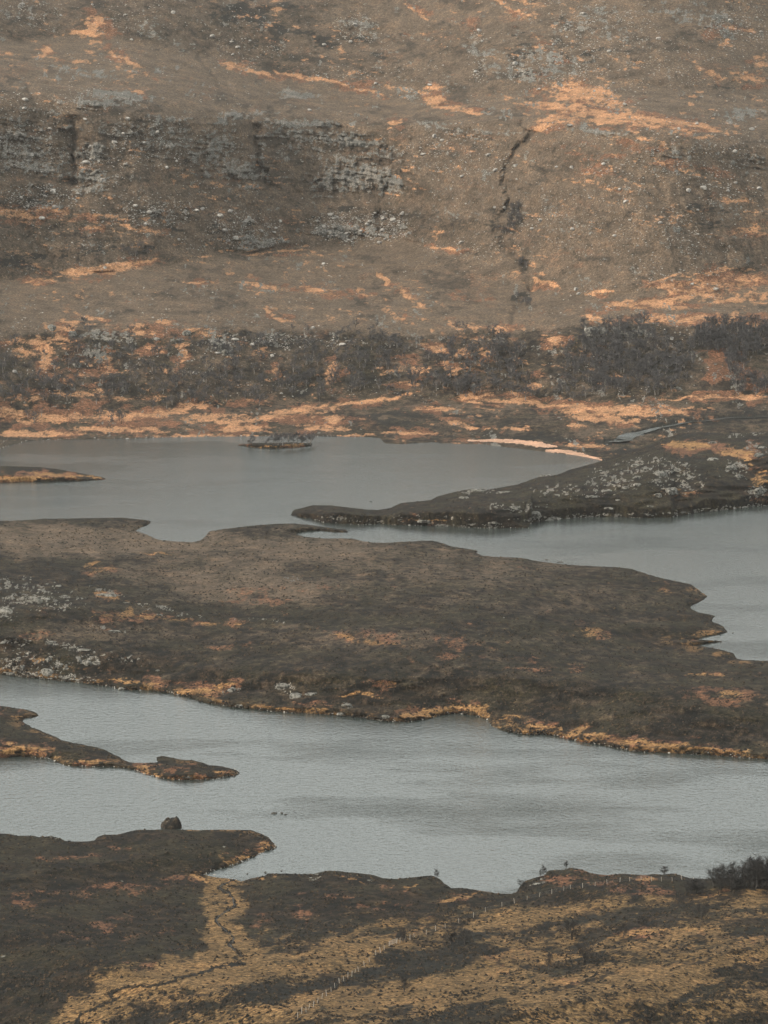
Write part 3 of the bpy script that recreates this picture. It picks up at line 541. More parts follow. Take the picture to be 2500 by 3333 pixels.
def moor_cover(PX, PY, d, X, Y, Z):
    A = cover(PX, PY, sc_([(430, 1490, 60, 9, -4), (480, 1480, 40, 6, -14), (330, 1478, 40, 6, 6), (280, 1470, 50, 4, 5, .8), (960, 1531, 80, 7, -6), (1010, 1528, 45, 6), (1040, 1540, 30, 6, 20), (900, 1545, 40, 6), (650, 1530, 70, 5, 3), (780, 1500, 60, 5, 0, .8), (820, 1478, 40, 4, 0, .7), (1180, 1568, 40, 6, 10), (1250, 1580, 30, 8, -30), (1290, 1590, 40, 5), (1390, 1605, 60, 7, 5), (1450, 1615, 60, 7), (1560, 1622, 70, 5, 3), (235, 1288, 45, 5, 15), (300, 1330, 60, 6, 3), (375, 1338, 40, 4, 3), (280, 1318, 14, 10), (215, 1333, 22, 4), (450, 1348, 40, 3, 3, .8), (510, 1350, 25, 3), (740, 1377, 45, 5, 4), (790, 1385, 70, 6, 4, .8), (850, 1395, 40, 5, 0, .7), (1280, 1362, 38, 8, 0, .8), (1270, 1372, 60, 3, 0, .8), (1500, 1272, 26, 12, 30, .75), (1440, 1278, 30, 5, 0, .6), (1420, 1258, 20, 4, 0, .6), (1525, 1372, 30, 3), (195, 1218, 22, 3, -14), (225, 1228, 45, 2.5, 3), (210, 1236, 28, 3, -8), (345, 1195, 60, 1.5), (1530, 1460, 70, 5, 0, .65), (1590, 1498, 60, 8, 0, .55), (90, 1372, 50, 3, 0, .5), (80, 1425, 16, 4), (1100, 1550, 60, 5, 0, .5), (150, 1440, 40, 4, 0, .5)]),
              sc_([(620, 1300, 160, 34, 4, .62), (900, 1385, 240, 22, 3, .66), (1000, 1420, 200, 14, 0, .5), (1560, 1500, 140, 26, 0, .6), (500, 1400, 130, 10, 0, .55), (240, 1362, 30, 5, 0, .8), (750, 1260, 200, 24, 0, .4), (1180, 1440, 160, 16, 0, .4), (1390, 1600, 120, 12, 4, .7), (960, 1530, 110, 12, 0, .6), (430, 1485, 90, 14, 0, .6), (660, 1520, 120, 12, 0, .5)]),
              sc_([(130, 1228, 130, 14, 8, .75), (230, 1255, 100, 12, 15, .6), (880, 1368, 260, 6, 2, .75), (1050, 1376, 160, 5, 1, .6), (480, 1330, 80, 5, 8, .6), (560, 1335, 120, 8, 10, .6), (1380, 1276, 90, 6, 0, .7), (760, 1545, 140, 12, 4, .6), (1150, 1575, 120, 12, 8, .7), (560, 1500, 90, 14, 0, .55), (90, 1460, 160, 14, 5, .4), (1400, 1400, 220, 18, 0, .5), (1540, 1340, 90, 22, 0, .5), (200, 1180, 220, 18, 0, .3), (620, 1160, 90, 12, 0, .3), (1300, 1560, 300, 20, 5, .45), (1400, 1500, 200, 20, 0, .35)]),
              sc_([(60, 1280, 90, 40, 10, .55), (130, 1300, 60, 25, 0, .6), (15, 1325, 30, 16, 0, .75), (240, 1282, 50, 7, 18, .62), (330, 1310, 90, 6, 12, .6), (400, 1330, 40, 4, 4, .5), (60, 1430, 120, 28, 4, .5), (150, 1395, 70, 9, 12, .6), (190, 1420, 50, 20, 0, .5), (270, 1420, 60, 10, 12, .5), (60, 1455, 60, 8, 4, .6), (150, 1462, 70, 12, 4, .55), (30, 1385, 60, 10, 0, .5), (240, 1358, 60, 5, 8, .5), (620, 1490, 40, 14, 15, .62), (500, 1490, 30, 8, 0, .6), (755, 1525, 22, 8, 0, .6), (560, 1340, 80, 5, 3, .4), (620, 1250, 60, 8, 0, .35)]), 400)
    A['dark'] *= .6; A['grass'] *= np.where(PY < 2180, .62, .95).astype(f32); A['bracken'] *= .8
    sp = fbm(X / 5, Y / 10, 4, 411); A['rock'] = np.clip(A['rock'] * (.5 + 1.1 * sp), 0, 1).astype(f32)
    A['pale'] = np.clip(.20 + .52 * patches(PX, PY, [(300, 1760, 600, 55), (900, 1800, 500, 60, 0, .8), (760, 1900, 420, 70, 4, .8), (1500, 1860, 500, 70, 3, .45), (1750, 1950, 500, 60, 0, .35), (300, 2060, 300, 40, 0, .4), (1100, 2080, 400, 40, 0, .4)], 430, 2.0) + .6 * (fbm(PX / 90, PY / 22, 5, 431, .62) - .5), 0, 1).astype(f32)
    edge_grass(A, PX, np.where(PY < 1900, 0, PY), np.where(PY > 2050, d, -5), .8, 15, 420, .52)
    return A
build_low('heather_moor', MOOR, bumps([(60, 1970, 360, 150, 7), (-500, 1950, 500, 170, 5), (420, 1985, 200, 60, 2.5), (900, 2190, 260, 45, 3.2), (330, 2130, 200, 60, 3.0), (1500, 2100, 700, 170, 7), (2300, 2250, 500, 120, 5), (1500, 1900, 700, 90, 2.5)]), moor_cover, (2500, 1655), 0.9, 400, 'broad brown heather moor between the two arms of the loch')

def spit_cover(PX, PY, d, X, Y, Z):
    A = cover(PX, PY, [(100, 2440, 70, 9, 0), (20, 2448, 70, 8), (130, 2452, 40, 7), (300, 2478, 55, 6, 3), (470, 2498, 26, 10, 10), (510, 2520, 50, 8, 8, .8), (600, 2530, 80, 6, 0, .7), (60, 2328, 40, 8, 0, .7), (35, 2425, 30, 8, 0, .7), (720, 2515, 30, 6, 0, .6)],
              [(80, 2430, 110, 16, 0, .7), (300, 2470, 80, 10, 0, .6), (560, 2500, 120, 18, 0, .5)], [(250, 2410, 160, 40, 15, .6), (560, 2490, 70, 14, 0, .8), (540, 2465, 30, 6, 0, .7), (60, 2370, 120, 26, 0, .4), (640, 2490, 90, 12, 10, .6)],
              [(600, 2538, 160, 4, 0, .5)], 500)
    edge_grass(A, PX, PY, d, .5, 6, 520, .42)
    return A
build_low('heather_spit', SPIT, bumps([(120, 2385, 300, 50, 3.5), (-400, 2370, 400, 80, 6), (580, 2475, 110, 26, 2.8), (330, 2430, 120, 26, 1.2)]), spit_cover, (2570, 2240), 0.8, 500, 'dark heather spit with tan grass edges, pointing into the near loch', .9)

def fspit_cover(PX, PY, d, X, Y, Z):
    A = cover(PX, PY, [(60, 1560, 120, 8), (180, 1548, 80, 8, 4), (250, 1545, 70, 6, 4, .8), (320, 1557, 30, 4), (-200, 1560, 300, 10)], [(120, 1550, 200, 14, 0, .8)], [(270, 1556, 70, 8, 0, .75), (90, 1530, 140, 9, 0, .7)], [], 600)
    return A
build_low('grassy_point', FSPIT, bumps([(100, 1545, 220, 12, .8)]), fspit_cover, (1600, 1495), 0.5, 600, 'low tan grass point at the left of the far loch', .5)

def islet_cover(PX, PY, d, X, Y, Z):
    return cover(PX, PY, [(850, 1455, 50, 5, 0, .8), (960, 1448, 40, 4, 0, .6)], [(880, 1452, 110, 10, 0, .6)], [(800, 1452, 40, 8, 0, .7)], [], 650)
build_low('wooded_islet', ISLET, lambda a, b, c: 0 * a, islet_cover, (1485, 1425), 0.9, 650, 'small low islet with bare birches off the far shore', .6)

sx_, sy_ = np.array(STREAM)[:, 0], np.array(STREAM)[:, 1]
def near_z(PX, PY, d):
    z = .10 * np.clip(d - 4, 0, None) + .0009 * np.clip(d - 30, 0, None) ** 2
    for cx, cy, rx, ry, a in [(1860, 2880, 170, 60, 3.4), (1130, 2900, 260, 60, 2.2), (640, 2760, 240, 60, 1.0), (150, 2800, 260, 60, 1.4), (1420, 2890, 120, 40, 1.6), (2250, 2870, 220, 40, 1.0), (2100, 3060, 300, 60, 1.8), (1500, 3180, 350, 50, -1.5), (400, 3050, 400, 120, 1.5), (2300, 3250, 400, 80, 2.0)]:
        z = z + a * np.exp(-(((PX - cx) / rx) ** 2 + ((PY - cy) / ry) ** 2))
    return z
def near_cover(PX, PY, d, X, Y, Z):
    sd = np.full(PX.shape, 1e6); ii = (PX > -100) & (PX < 1100)
    sd[ii] = seg_dist(PX[ii], PY[ii], STREAM)
    A = cover(PX, PY, [(640, 2856, 38, 8, 15), (700, 2870, 50, 6, 5, .7), (780, 2800, 45, 8, -25), (850, 2765, 18, 14, -40, .9), (720, 2790, 26, 8, 40, .7), (1130, 2865, 70, 4, 20, .6), (1330, 2890, 40, 4, -15, .5), (1680, 3105, 100, 10, -6), (2080, 3035, 110, 9, -8), (2250, 3027, 60, 5, -3), (1830, 3195, 60, 5), (2120, 3185, 90, 5, -8), (2060, 3250, 110, 9, -14), (1520, 3230, 80, 10, -20), (2440, 3060, 60, 10, -20, .9), (2100, 2863, 60, 5, 0, .8), (2330, 2910, 60, 4, 0, .7), (1620, 3160, 60, 6, -10), (1500, 2920, 90, 8, -16, .75), (1330, 3030, 120, 6, -20, .6)],
              [(300, 2780, 200, 12, -8, .5), (350, 2900, 400, 24, -3, .58), (120, 2960, 140, 22, 20, .55), (560, 2850, 120, 10, -3, .6), (1150, 2900, 160, 30, 0, .6), (900, 2990, 130, 40, -6, .6), (1250, 2940, 160, 30, -8, .5), (420, 3030, 300, 60, 0, .42), (1900, 2860, 160, 36, 0, .6), (2100, 2900, 200, 20, 0, .45), (500, 3150, 200, 50, 0, .4)],
              [(250, 3050, 330, 100, 0, .42), (120, 3200, 220, 80, -10, .62), (500, 3100, 190, 60, 0, .45), (1480, 3060, 130, 30, -10, .72), (1700, 3060, 120, 30, 10, .8), (1850, 3075, 60, 40, 0, .85), (1950, 2900, 330, 26, -4, .62), (1560, 2960, 160, 20, -16, .6), (2180, 3090, 110, 18, -10, .7), (1900, 3140, 130, 14, 0, .72), (2420, 3130, 110, 14, -8, .75), (1980, 3230, 160, 22, -6, .8), (2350, 3270, 220, 50, -8, .72), (1500, 3250, 260, 26, -10, .7), (1250, 3160, 170, 26, -8, .8), (1000, 3190, 200, 16, -3, .8), (560, 3300, 120, 30, -4, .8), (900, 3260, 130, 14, -20, .7), (1750, 3300, 200, 30, -10, .6), (2280, 2985, 60, 14, 0, .7), (2400, 2940, 120, 14, 0, .65), (1950, 2990, 90, 10, 0, .5), (1150, 2850, 200, 20, 0, .4), (700, 2790, 260, 30, 0, .4), (1200, 3330, 260, 20, -8, .6)],
              [(1035, 2858, 34, 6, 0, .55), (1200, 2867, 22, 4, 20, .5), (1760, 2878, 26, 7, -25, .6), (170, 2727, 22, 5, 0, .5), (395, 2880, 14, 4, 0, .5)], 700)
    tu = fbm(PX / 30, PY / 9, 6, 760, .68) - .5
    bandn = fbm(PX / 330 + 1.2 * fbm(PX / 120, PY / 50, 3, 762), (PY + .20 * PX + 60 * fbm(PX / 200, PY / 70, 3, 763)) / 46, 6, 761, .62) - .5
    A['bracken'] *= .88
    st = sstep(95, 0, sd - 40 * (fbm(PX / 60, PY / 30, 3, 711) - .5) * 2 - 20 * sstep(2950, 3100, PY))
    right = sstep(640, 1000, PX + 1.9 * (PY - 3040)) * sstep(2885, 2990, PY + .06 * (PX - 1600))
    A['straw'] = sstep(.18, .80, .85 * np.maximum(st, right * (.58 + 2.2 * bandn)) + 1.0 * tu).astype(f32)
    A['grass'] = np.maximum(A['grass'], .55 * sstep(.30, .85, .62 * st + 1.4 * tu)).astype(f32)
    A['dark'] = np.maximum(A['dark'], .9 * right * sstep(-.02, .24, -bandn + 1.1 * tu)).astype(f32)
    sdn = sd + 7 * (fbm(PX / 10, PY / 6, 3, 765) - .5) * 2
    A['dark'] = np.maximum(A['dark'], sstep(4.5, .5, sdn)).astype(f32)
    A['straw'] = (A['straw'] * (1 - sstep(6, 2.5, sdn))).astype(f32); A['grass'] = (A['grass'] * (1 - sstep(6, 2.5, sdn))).astype(f32)
    edge_grass(A, PX, PY, np.where((PX < 900) & (PX > 560), d, -5), .5, 5, 720, .7)
    return A
NL = build_low('near_hillside', NEAR, near_z, near_cover, (3960, 2700), 0.8, 700, 'near moorland hillside of tan grass and dark heather in front of the loch', .9)

# ---- the rest of the setting: water, lake bed, the slope the viewer stands on
def sheet(name, x0, x1, y0, y1, z, mat, kind='structure'):
    me = bpy.data.meshes.new(name); me.from_pydata([(x0, y0, z), (x1, y0, z), (x1, y1, z), (x0, y1, z)], [], [(0, 1, 2, 3)])
    return tag(obj(name, me, mat), kind=kind)
sheet('lake_water', -2000, 2000, 560, 2300, 0.0, M_WATER)['label'] = 'grey wind-rippled loch winding between the moors'
sheet('ground', -6000, 6000, -3000, 9000, -5.0, M_BED)

def viewpoint_slope():
    gx, gy = np.meshgrid(np.linspace(-500, 500, 60), np.linspace(-400, 640, 60))
    z = 28 + 178 * np.clip(1 - np.clip(gy, 0, None) / 640, 0, 1) ** 1.9 - 4 * sstep(480, 640, gy) + 2 * (fbm(gx / 60, gy / 60, 3, 9) - .5)
    idx = np.arange(gx.size).reshape(gx.shape); q = np.stack([idx[:-1, :-1], idx[:-1, 1:], idx[1:, 1:], idx[1:, :-1]], -1).reshape(-1, 4)
    me = mesh_np('viewpoint_slope', np.stack([gx, gy, z], -1).reshape(-1, 3), quads=q)
    for k in ('grass', 'bracken', 'dark', 'rock', 'straw', 'sand', 'pale', 'peach'): add_attr(me, k, np.full(gx.size, .3 if k == 'straw' else 0))
    tag(obj('viewpoint_slope', me, MG), kind='structure')
viewpoint_slope()

# ---- running water
def ribbon(name, land, path, width, mat, dz, label):
    p = np.array(path, float)
    n = 8; tt = np.linspace(0, len(p) - 1, (len(p) - 1) * n + 1)
    px = np.interp(tt, np.arange(len(p)), p[:, 0]); py = np.interp(tt, np.arange(len(p)), p[:, 1])
    px += 3 * (vnoise(tt * 1.3, tt * 0, 5) - .5) * 2
    w = look(land, px, py); tan = np.gradient(w[:, :2], axis=0); tan /= np.linalg.norm(tan, axis=1)[:, None] + 1e-9
    nrm = np.stack([-tan[:, 1], tan[:, 0]], -1)
    ww = width * (.7 + .6 * vnoise(tt * .7, tt * 0 + 4, 6))[:, None] if not callable(width) else width(tt / tt[-1])[:, None]
    zz = np.minimum.accumulate(w[::-1, 2])[::-1] if w[0, 2] < w[-1, 2] else np.minimum.accumulate(w[:, 2])
    zz = .5 * zz + .5 * w[:, 2]
    V = np.concatenate([np.column_stack([w[:, :2] + nrm * ww / 2, zz + dz]), np.column_stack([w[:, :2] - nrm * ww / 2, zz + dz])])
    m = len(w); i = np.arange(m - 1)
    me = mesh_np(name, V, quads=np.stack([i, i + 1, m + i + 1, m + i], -1))
    tag(obj(name, me, mat), label, kind='structure')
ribbon('stream', 'near_hillside', STREAM, .30, M_PEAT, .04, 'narrow dark peaty stream winding down through tan grass')
ribbon('river', 'mountain', RIVER, lambda t: np.interp(t, [0, .06, .2, .3, .5, 1], [1.5, 9, 12, 5, 2.6, 2.2]), M_WATER, .35, 'pale river bending across the flats behind the headland')

# ------------------------------------------------------------------ rocks
rng = np.random.default_rng(11)
def ico(sub):
    p = (1 + 5 ** .5) / 2
    v = [(-1, p, 0), (1, p, 0), (-1, -p, 0), (1, -p, 0), (0, -1, p), (0, 1, p), (0, -1, -p), (0, 1, -p), (p, 0, -1), (p, 0, 1), (-p, 0, -1), (-p, 0, 1)]
    f = [(0, 11, 5), (0, 5, 1), (0, 1, 7), (0, 7, 10), (0, 10, 11), (1, 5, 9), (5, 11, 4), (11, 10, 2), (10, 7, 6), (7, 1, 8), (3, 9, 4), (3, 4, 2), (3, 2, 6), (3, 6, 8), (3, 8, 9), (4, 9, 5), (2, 4, 11), (6, 2, 10), (8, 6, 7), (9, 8, 1)]
    v = [np.array(q) / np.linalg.norm(q) for q in v]
    for _ in range(sub):
        mid, nf = {}, []
        def m_(a, b):
            k = (min(a, b), max(a, b))
            if k not in mid:
                q = v[a] + v[b]; v.append(q / np.linalg.norm(q)); mid[k] = len(v) - 1
            return mid[k]
        for a, b, c in f:
            ab, bc, ca = m_(a, b), m_(b, c), m_(c, a); nf += [(a, ab, ca), (b, bc, ab), (c, ca, bc), (ab, bc, ca)]
        f = nf
    return np.array(v), np.array(f)
def rock_shape(sub, seed, cuts=7):
    """a faceted boulder: a ball cut by random planes, then roughened"""
    r = np.random.default_rng(seed); v, f = ico(sub); v = v.copy()
    for _ in range(cuts):
        nrm = r.normal(size=3); nrm /= np.linalg.norm(nrm); h = r.uniform(.5, .85)
        dd = v @ nrm; over = dd > h; v[over] -= np.outer(dd[over] - h, nrm)
    v *= 1 + .12 * (r.random(len(v))[:, None] - .5)
    v[:, 2] *= .72
    return v, f
ROCKS1 = [rock_shape(1, 50 + i, 5) for i in range(6)]
ROCKS0 = [rock_shape(0, 70 + i, 3) for i in range(6)]
ROCKS2 = [mesh_np('boulder', *(lambda a: (a[0],))(rock_shape(2, 90 + i, 9)), tris=rock_shape(2, 90 + i, 9)[1], smooth=False) for i in range(6)]
for me in ROCKS2: me.materials.append(M_STONE)
def scatter_mesh(name, pts, sizes, shapes, mat, label, flatten=1.0):
    Vs, Fs, off = [], [], 0
    k = rng.integers(0, len(shapes), len(pts)); a = rng.uniform(0, 6.28, len(pts))
    for i, (p, s) in enumerate(zip(pts, sizes)):
        v, f = shapes[k[i]]; c, n_ = math.cos(a[i]), math.sin(a[i])
        w = v * s * np.array([1.15, .9, .8 * flatten]); w = np.column_stack([w[:, 0] * c - w[:, 1] * n_, w[:, 0] * n_ + w[:, 1] * c, w[:, 2]]) + p
        Vs.append(w); Fs.append(f + off); off += len(v)
    o = obj(name, mesh_np(name, np.concatenate(Vs), tris=np.concatenate(Fs), smooth=False), mat)
    return tag(o, label, kind='stuff')

# stones strewn over the mountain
def stone_field():
    n = 300000
    px = rng.uniform(-120, 2620, n); py = rng.uniform(-20, 1290, n)
    fld = .11 * sstep(.50, .72, fbm(px / 130, py / 80, 4, 201)) + .008
    zone = np.where(py < interp([(0, 905), (700, 830), (1250, 775), (1700, 900), (1900, 960), (2500, 870)], px), 1.0, .25)
    zone = np.where((py > 1060), .35, zone)
    terr = sstep(.3, .0, np.abs(py - interp([(0, 230), (700, 270), (1250, 370), (1600, 380), (2500, 380)], px)) / 200.)
    fld = fld * zone * (1 - .65 * terr)
    for cx, cy, rx, ry, w in [(780, 490, 110, 40, .75), (840, 500, 60, 24, .9), (520, 490, 90, 45, .5), (90, 425, 90, 30, .6), (340, 460, 90, 40, .4), (330, 310, 110, 60, .3), (220, 360, 60, 50, .3), (1300, 70, 120, 60, .3), (1200, 150, 120, 50, .25), (1500, 330, 160, 90, .14), (1600, 60, 80, 50, .3), (1030, 120, 26, 60, .5), (60, 30, 80, 30, .35), (770, 60, 60, 40, .3), (1300, 480, 200, 80, .10), (1480, 500, 60, 60, .22), (960, 330, 120, 60, .2), (60, 320, 90, 60, .35), (640, 740, 140, 16, .3), (480, 755, 30, 22, .4), (1060, 350, 60, 30, .2), (560, 520, 60, 14, .5)]:
        q = ((px - cx * S) / (rx * S)) ** 2 + ((py - cy * S) / (ry * S)) ** 2
        fld = np.maximum(fld, w * sstep(1.3, .3, q) * (.25 + sstep(.35, .65, fbm(px / 18, py / 12, 2, 202))))
    ok = rng.random(n) < fld; px, py = px[ok], py[ok]
    big = rng.random(len(px)); size = .20 + .42 * big ** 3 + 1.2 * (big > .985) * rng.random(len(px))
    return look('mountain', px, py), size, px, py
spt, ssz, spx, spy = stone_field()
order = np.argsort(-ssz)
NB = 170
vis = [i for i in order if 10 < spx[i] < 2490 and 10 < spy[i] < 1280][:NB]
def place_boulder(p, s, label, group, mat=None, flat_=1.0, sink=.25, name='boulder'):
    me = ROCKS2[rng.integers(0, 6)]
    o = obj(name, me); o.location = (p[0], p[1], p[2] + s * (.55 * flat_ - sink))
    o.scale = (s * rng.uniform(1.0, 1.4), s * rng.uniform(.8, 1.1), s * flat_ * rng.uniform(.85, 1.15)); o.rotation_euler = (rng.uniform(-.2, .2), rng.uniform(-.2, .2), rng.uniform(0, 6.28))
    if mat is not None:
        o.material_slots[0].link = 'OBJECT'; o.material_slots[0].material = mat
    return tag(o, label, 'boulder', group)
for i in vis:
    y = spy[i]
    if y < 420: lb, g = 'pale boulder lying on the high slopes above the crags', 'boulders on the upper mountainside'
    elif y < 860: lb, g = 'pale boulder among the crags and scree of the mountain face', 'boulders on the crag face'
    else: lb, g = 'pale boulder on the lower mountainside near the bare woods', 'boulders on the lower mountainside'
    x = spx[i]; part = 'at far left' if x < 420 else 'left of centre' if x < 900 else 'in the middle' if x < 1500 else 'beside the ravine' if x < 1850 else 'right of the ravine' if x < 2200 else 'at far right'
    place_boulder(spt[i], ssz[i] * .95, lb + ', ' + part, g + ' ' + part)
rest = np.setdiff1d(np.arange(len(ssz)), vis)
scatter_mesh('scree', spt[rest] + np.array([0, 0, .05]), ssz[rest], ROCKS0, M_STONE, 'small pale stones strewn over the mountainside')

# stones along the shores
def shore_line(land, path, n, spread, smin, smax, up=0.0):
    p = np.array(path, float); L = np.concatenate([[0], np.cumsum(np.hypot(*np.diff(p, axis=0).T))])
    s = rng.uniform(0, L[-1], n); px = np.interp(s, L, p[:, 0]); py = np.interp(s, L, p[:, 1]) - np.abs(rng.normal(0, spread, n)) + rng.normal(0, 1, n)
    k = (fbm(px / 40, py / 40, 2, 333) > rng.uniform(.2, .7, n)) & (px > -100) & (px < 2600)
    px, py = px[k], py[k]
    w = look(land, px, py); w[:, 2] = np.maximum(w[:, 2], -.1)
    return w, rng.uniform(smin, smax, len(w)) * (1 + 1.2 * (rng.random(len(w)) > .96))
bits = [shore_line('rocky_headland', HEAD[:26], 560, 2.5, .15, .45), shore_line('heather_moor', [q for q in MOOR if q[1] > 2180 and -200 < q[0] < 2600][::-1], 520, 3.0, .08, .30),
        shore_line('mountain', [q for q in SHORE if -100 < q[0] < 1300], 260, 1.5, .12, .34), shore_line('heather_spit', SPIT[28:49], 200, 1.5, .08, .24), shore_line('near_hillside', NEAR[22:36], 160, 2, .1, .26)]
scatter_mesh('shore_stones', np.concatenate([b[0] for b in bits]), np.concatenate([b[1] for b in bits]), ROCKS0, M_STONE, 'line of small pale stones along the water edge')

# slabs and outcrops of bare rock
def outcrop_mesh(seed, nr=7, na=20):
    r = np.random.default_rng(seed); V = []; prof = [1.0, .93, .82, .66, .48, .28, .0]
    ang = np.linspace(0, 2 * np.pi, na, endpoint=False)
    out = .72 + .55 * (fbm(np.cos(ang) * 1.7 + seed, np.sin(ang) * 1.7, 3, seed) - .3)
    for i, q in enumerate(prof):
        rr = out * q
        x, y = rr * np.cos(ang), rr * np.sin(ang)
        hh = (-.35, .12, .26, .36, .42, .46, .47)[i] * (.55 + .9 * fbm(x * 2.2 + seed, y * 2.2, 3, seed + 2)) + .12 * (fbm(x * 6, y * 6 + seed, 2, seed + 3) - .5)
        V.append(np.column_stack([x, y, hh]))
    V = np.concatenate(V); q = []
    for i in range(len(prof) - 1):
        for a in range(na):
            b = (a + 1) % na; q.append((i * na + a, i * na + b, (i + 1) * na + b, (i + 1) * na + a))
    return mesh_np('rock_outcrop', V, quads=q, smooth=False)
OUT = [outcrop_mesh(s) for s in range(5, 13)]
for me in OUT: me.materials.append(M_ROCK)
def outcrop(land, px, py, w, h, rot, label, group=None):
    p = look(land, px, py)[0]; m = p[1] / F
    o = obj('rock_outcrop', OUT[rng.integers(0, len(OUT))]); o.location = (p[0], p[1], p[2] - .05)
    sx = w * m / 1.7; sy = max(sx * .7, h * m * 1.6)
    o.scale = (sx, sy, max(.5, h * m * .95)); o.rotation_euler = (0, 0, math.radians(rot))
    return tag(o, label, 'rock', group)
HK = 600 / 1659.
for x, y, w, h, r, lb in [(480, 460, 130, 45, 20, 'long tilted pale slab highest on the left flank of the headland'), (570, 485, 150, 60, 10, 'broad pale slab beside the long tilted slab on the headland'), (690, 535, 120, 80, -20, 'large rounded pale outcrop in the middle of the headland'), (665, 585, 60, 36, 0, 'small pale hump just below the large rounded headland outcrop'),
        (310, 440, 60, 28, 10, 'small pale slab at the left shoulder of the headland'), (150, 505, 60, 20, 5, 'small isolated pale slab on the headland left slope'), (210, 683, 110, 36, 0, 'flat bright slab low on the headland left side'), (375, 650, 80, 36, -5, 'pale broken slab left of the headland centre'), (485, 625, 80, 36, 15, 'pale slab above the broken slab on the headland'), (430, 588, 90, 24, 10, 'narrow pale ledge across the middle of the headland'),
        (840, 505, 90, 40, -5, 'pale broken outcrop right of the large rounded one'), (790, 690, 110, 90, -15, 'tall rough outcrop on the lower headland face'), (670, 725, 80, 55, 0, 'grey rough outcrop left of the tall lower headland outcrop'), (310, 770, 60, 20, 0, 'low pale slab near the headland shore'), (230, 840, 90, 26, 5, 'low pale streak of rock above the headland shore'), (600, 828, 70, 18, -5, 'thin pale slab just above the headland shore'),
        (1170, 400, 130, 60, -15, 'broad grey outcrop below the headland crest'), (1330, 480, 100, 80, -30, 'grey crag on the right of the headland'), (1580, 370, 90, 70, -30, 'pale crag near the right edge, high on the headland'), (1590, 700, 90, 110, -35, 'steep pale rib of rock above the shore at the right edge'), (1400, 550, 70, 60, -30, 'grey outcrop under the right headland crag'), (1160, 255, 90, 46, -20, 'dark cleft outcrop among orange grass on the headland'), (1610, 290, 80, 50, -25, 'grey outcrop near the headland crest at the right edge'), (60, 730, 150, 22, 3, 'long thin pale ledge low on the headland left slope'), (820, 480, 60, 26, 0, 'small pale slab above the broken headland outcrop')]:
    outcrop('rocky_headland', 1900 + x * HK, 1350 + y * HK, w * HK, h * HK * .8, r, lb)
for x, y, w, h, r, lb in [(400, 265, 90, 20, 5, 'pale slabs on the low saddle of the headland'), (345, 290, 50, 20, 0, 'pale slab left of the saddle slabs on the headland'), (520, 272, 80, 10, 0, 'thin pale slab on the water side of the low saddle'), (650, 365, 70, 30, 0, 'pale slab above the little bay of the headland'), (720, 380, 90, 18, 0, 'flat pale rock at the shore right of the little bay'), (560, 335, 60, 20, 0, 'scattered pale slab on the low headland neck'), (175, 395, 60, 12, 0, 'low pale slab near the tip of the headland'), (470, 400, 50, 10, 0, 'thin pale slab low on the headland neck'), (960, 262, 50, 14, 0, 'bright flat slab on the headland mid slope'), (700, 198, 60, 14, 20, 'pale rocks at the far waterline of the headland'), (890, 285, 80, 8, 0, 'thin pale ledge on the headland mid slope')]:
    outcrop('rocky_headland', 1250 + x * K1, 1400 + y * K1, w * K1, h * K1, r, lb)
for x, y, w, h, r, lb in [(50, 540, 130, 100, 20, 'big grey rounded knoll of rock at the left edge of the moor'), (260, 440, 90, 130, 60, 'grey smooth outcrop on the left moor hill'), (90, 415, 80, 70, 30, 'grey hump of rock left of the smooth moor outcrop'), (410, 415, 90, 60, 30, 'grey outcrop right of the smooth moor outcrop'), (370, 330, 80, 40, 20, 'grey slab above the smooth moor outcrop'), (525, 300, 60, 34, 10, 'small pale outcrop high on the left moor'), (70, 280, 70, 40, 10, 'grey hump near the left edge, high on the moor'), (580, 375, 80, 30, 15, 'grey slab on the shoulder of the left moor hill'), (960, 385, 200, 50, 15, 'pale low crag with dark cracks on the moor'), (1130, 445, 90, 20, 15, 'thin ledge trailing off the low cracked crag'), (1430, 555, 60, 26, 5, 'grey boulder-like outcrop above the tan grass strip on the moor'), (1020, 705, 170, 36, 14, 'pinkish flat slab below the tan grass on the moor'),
        (460, 805, 130, 36, 18, 'long pale slab on the lower left moor'), (170, 950, 50, 40, 0, 'square pale rock on the lower left moor'), (445, 950, 60, 44, 0, 'pale round rock below the long slab'), (715, 955, 40, 50, 0, 'pale upright rock, first of three in a row on the moor'), (785, 980, 70, 60, 30, 'pale leaning rock, middle of three in a row'), (855, 990, 26, 50, 60, 'thin pale rock, last of three in a row'), (550, 1005, 50, 36, 0, 'pale rock above the shore crag on the left moor'), (595, 1015, 34, 32, 0, 'small pale rock beside another above the shore crag'), (430, 1070, 130, 90, 30, 'rough pale crag at the shore of the left moor'), (200, 1025, 50, 60, 0, 'pale rock near the shore at far left of the moor'), (770, 855, 140, 18, 8, 'thin curving pale ledge on the lower left moor'), (30, 805, 60, 30, 0, 'pale rock at the left edge above the lower moor'), (100, 1080, 80, 36, 0, 'pale shore rocks at the left edge of the moor'), (1420, 1050, 44, 18, 0, 'small isolated pale rock on the moor above tan grass'), (1100, 1215, 80, 26, 10, 'pale rock tongue at the moor shore')]:
    outcrop('heather_moor', x * HK, 1800 + y * HK, w * HK, h * HK * .85, r, lb)
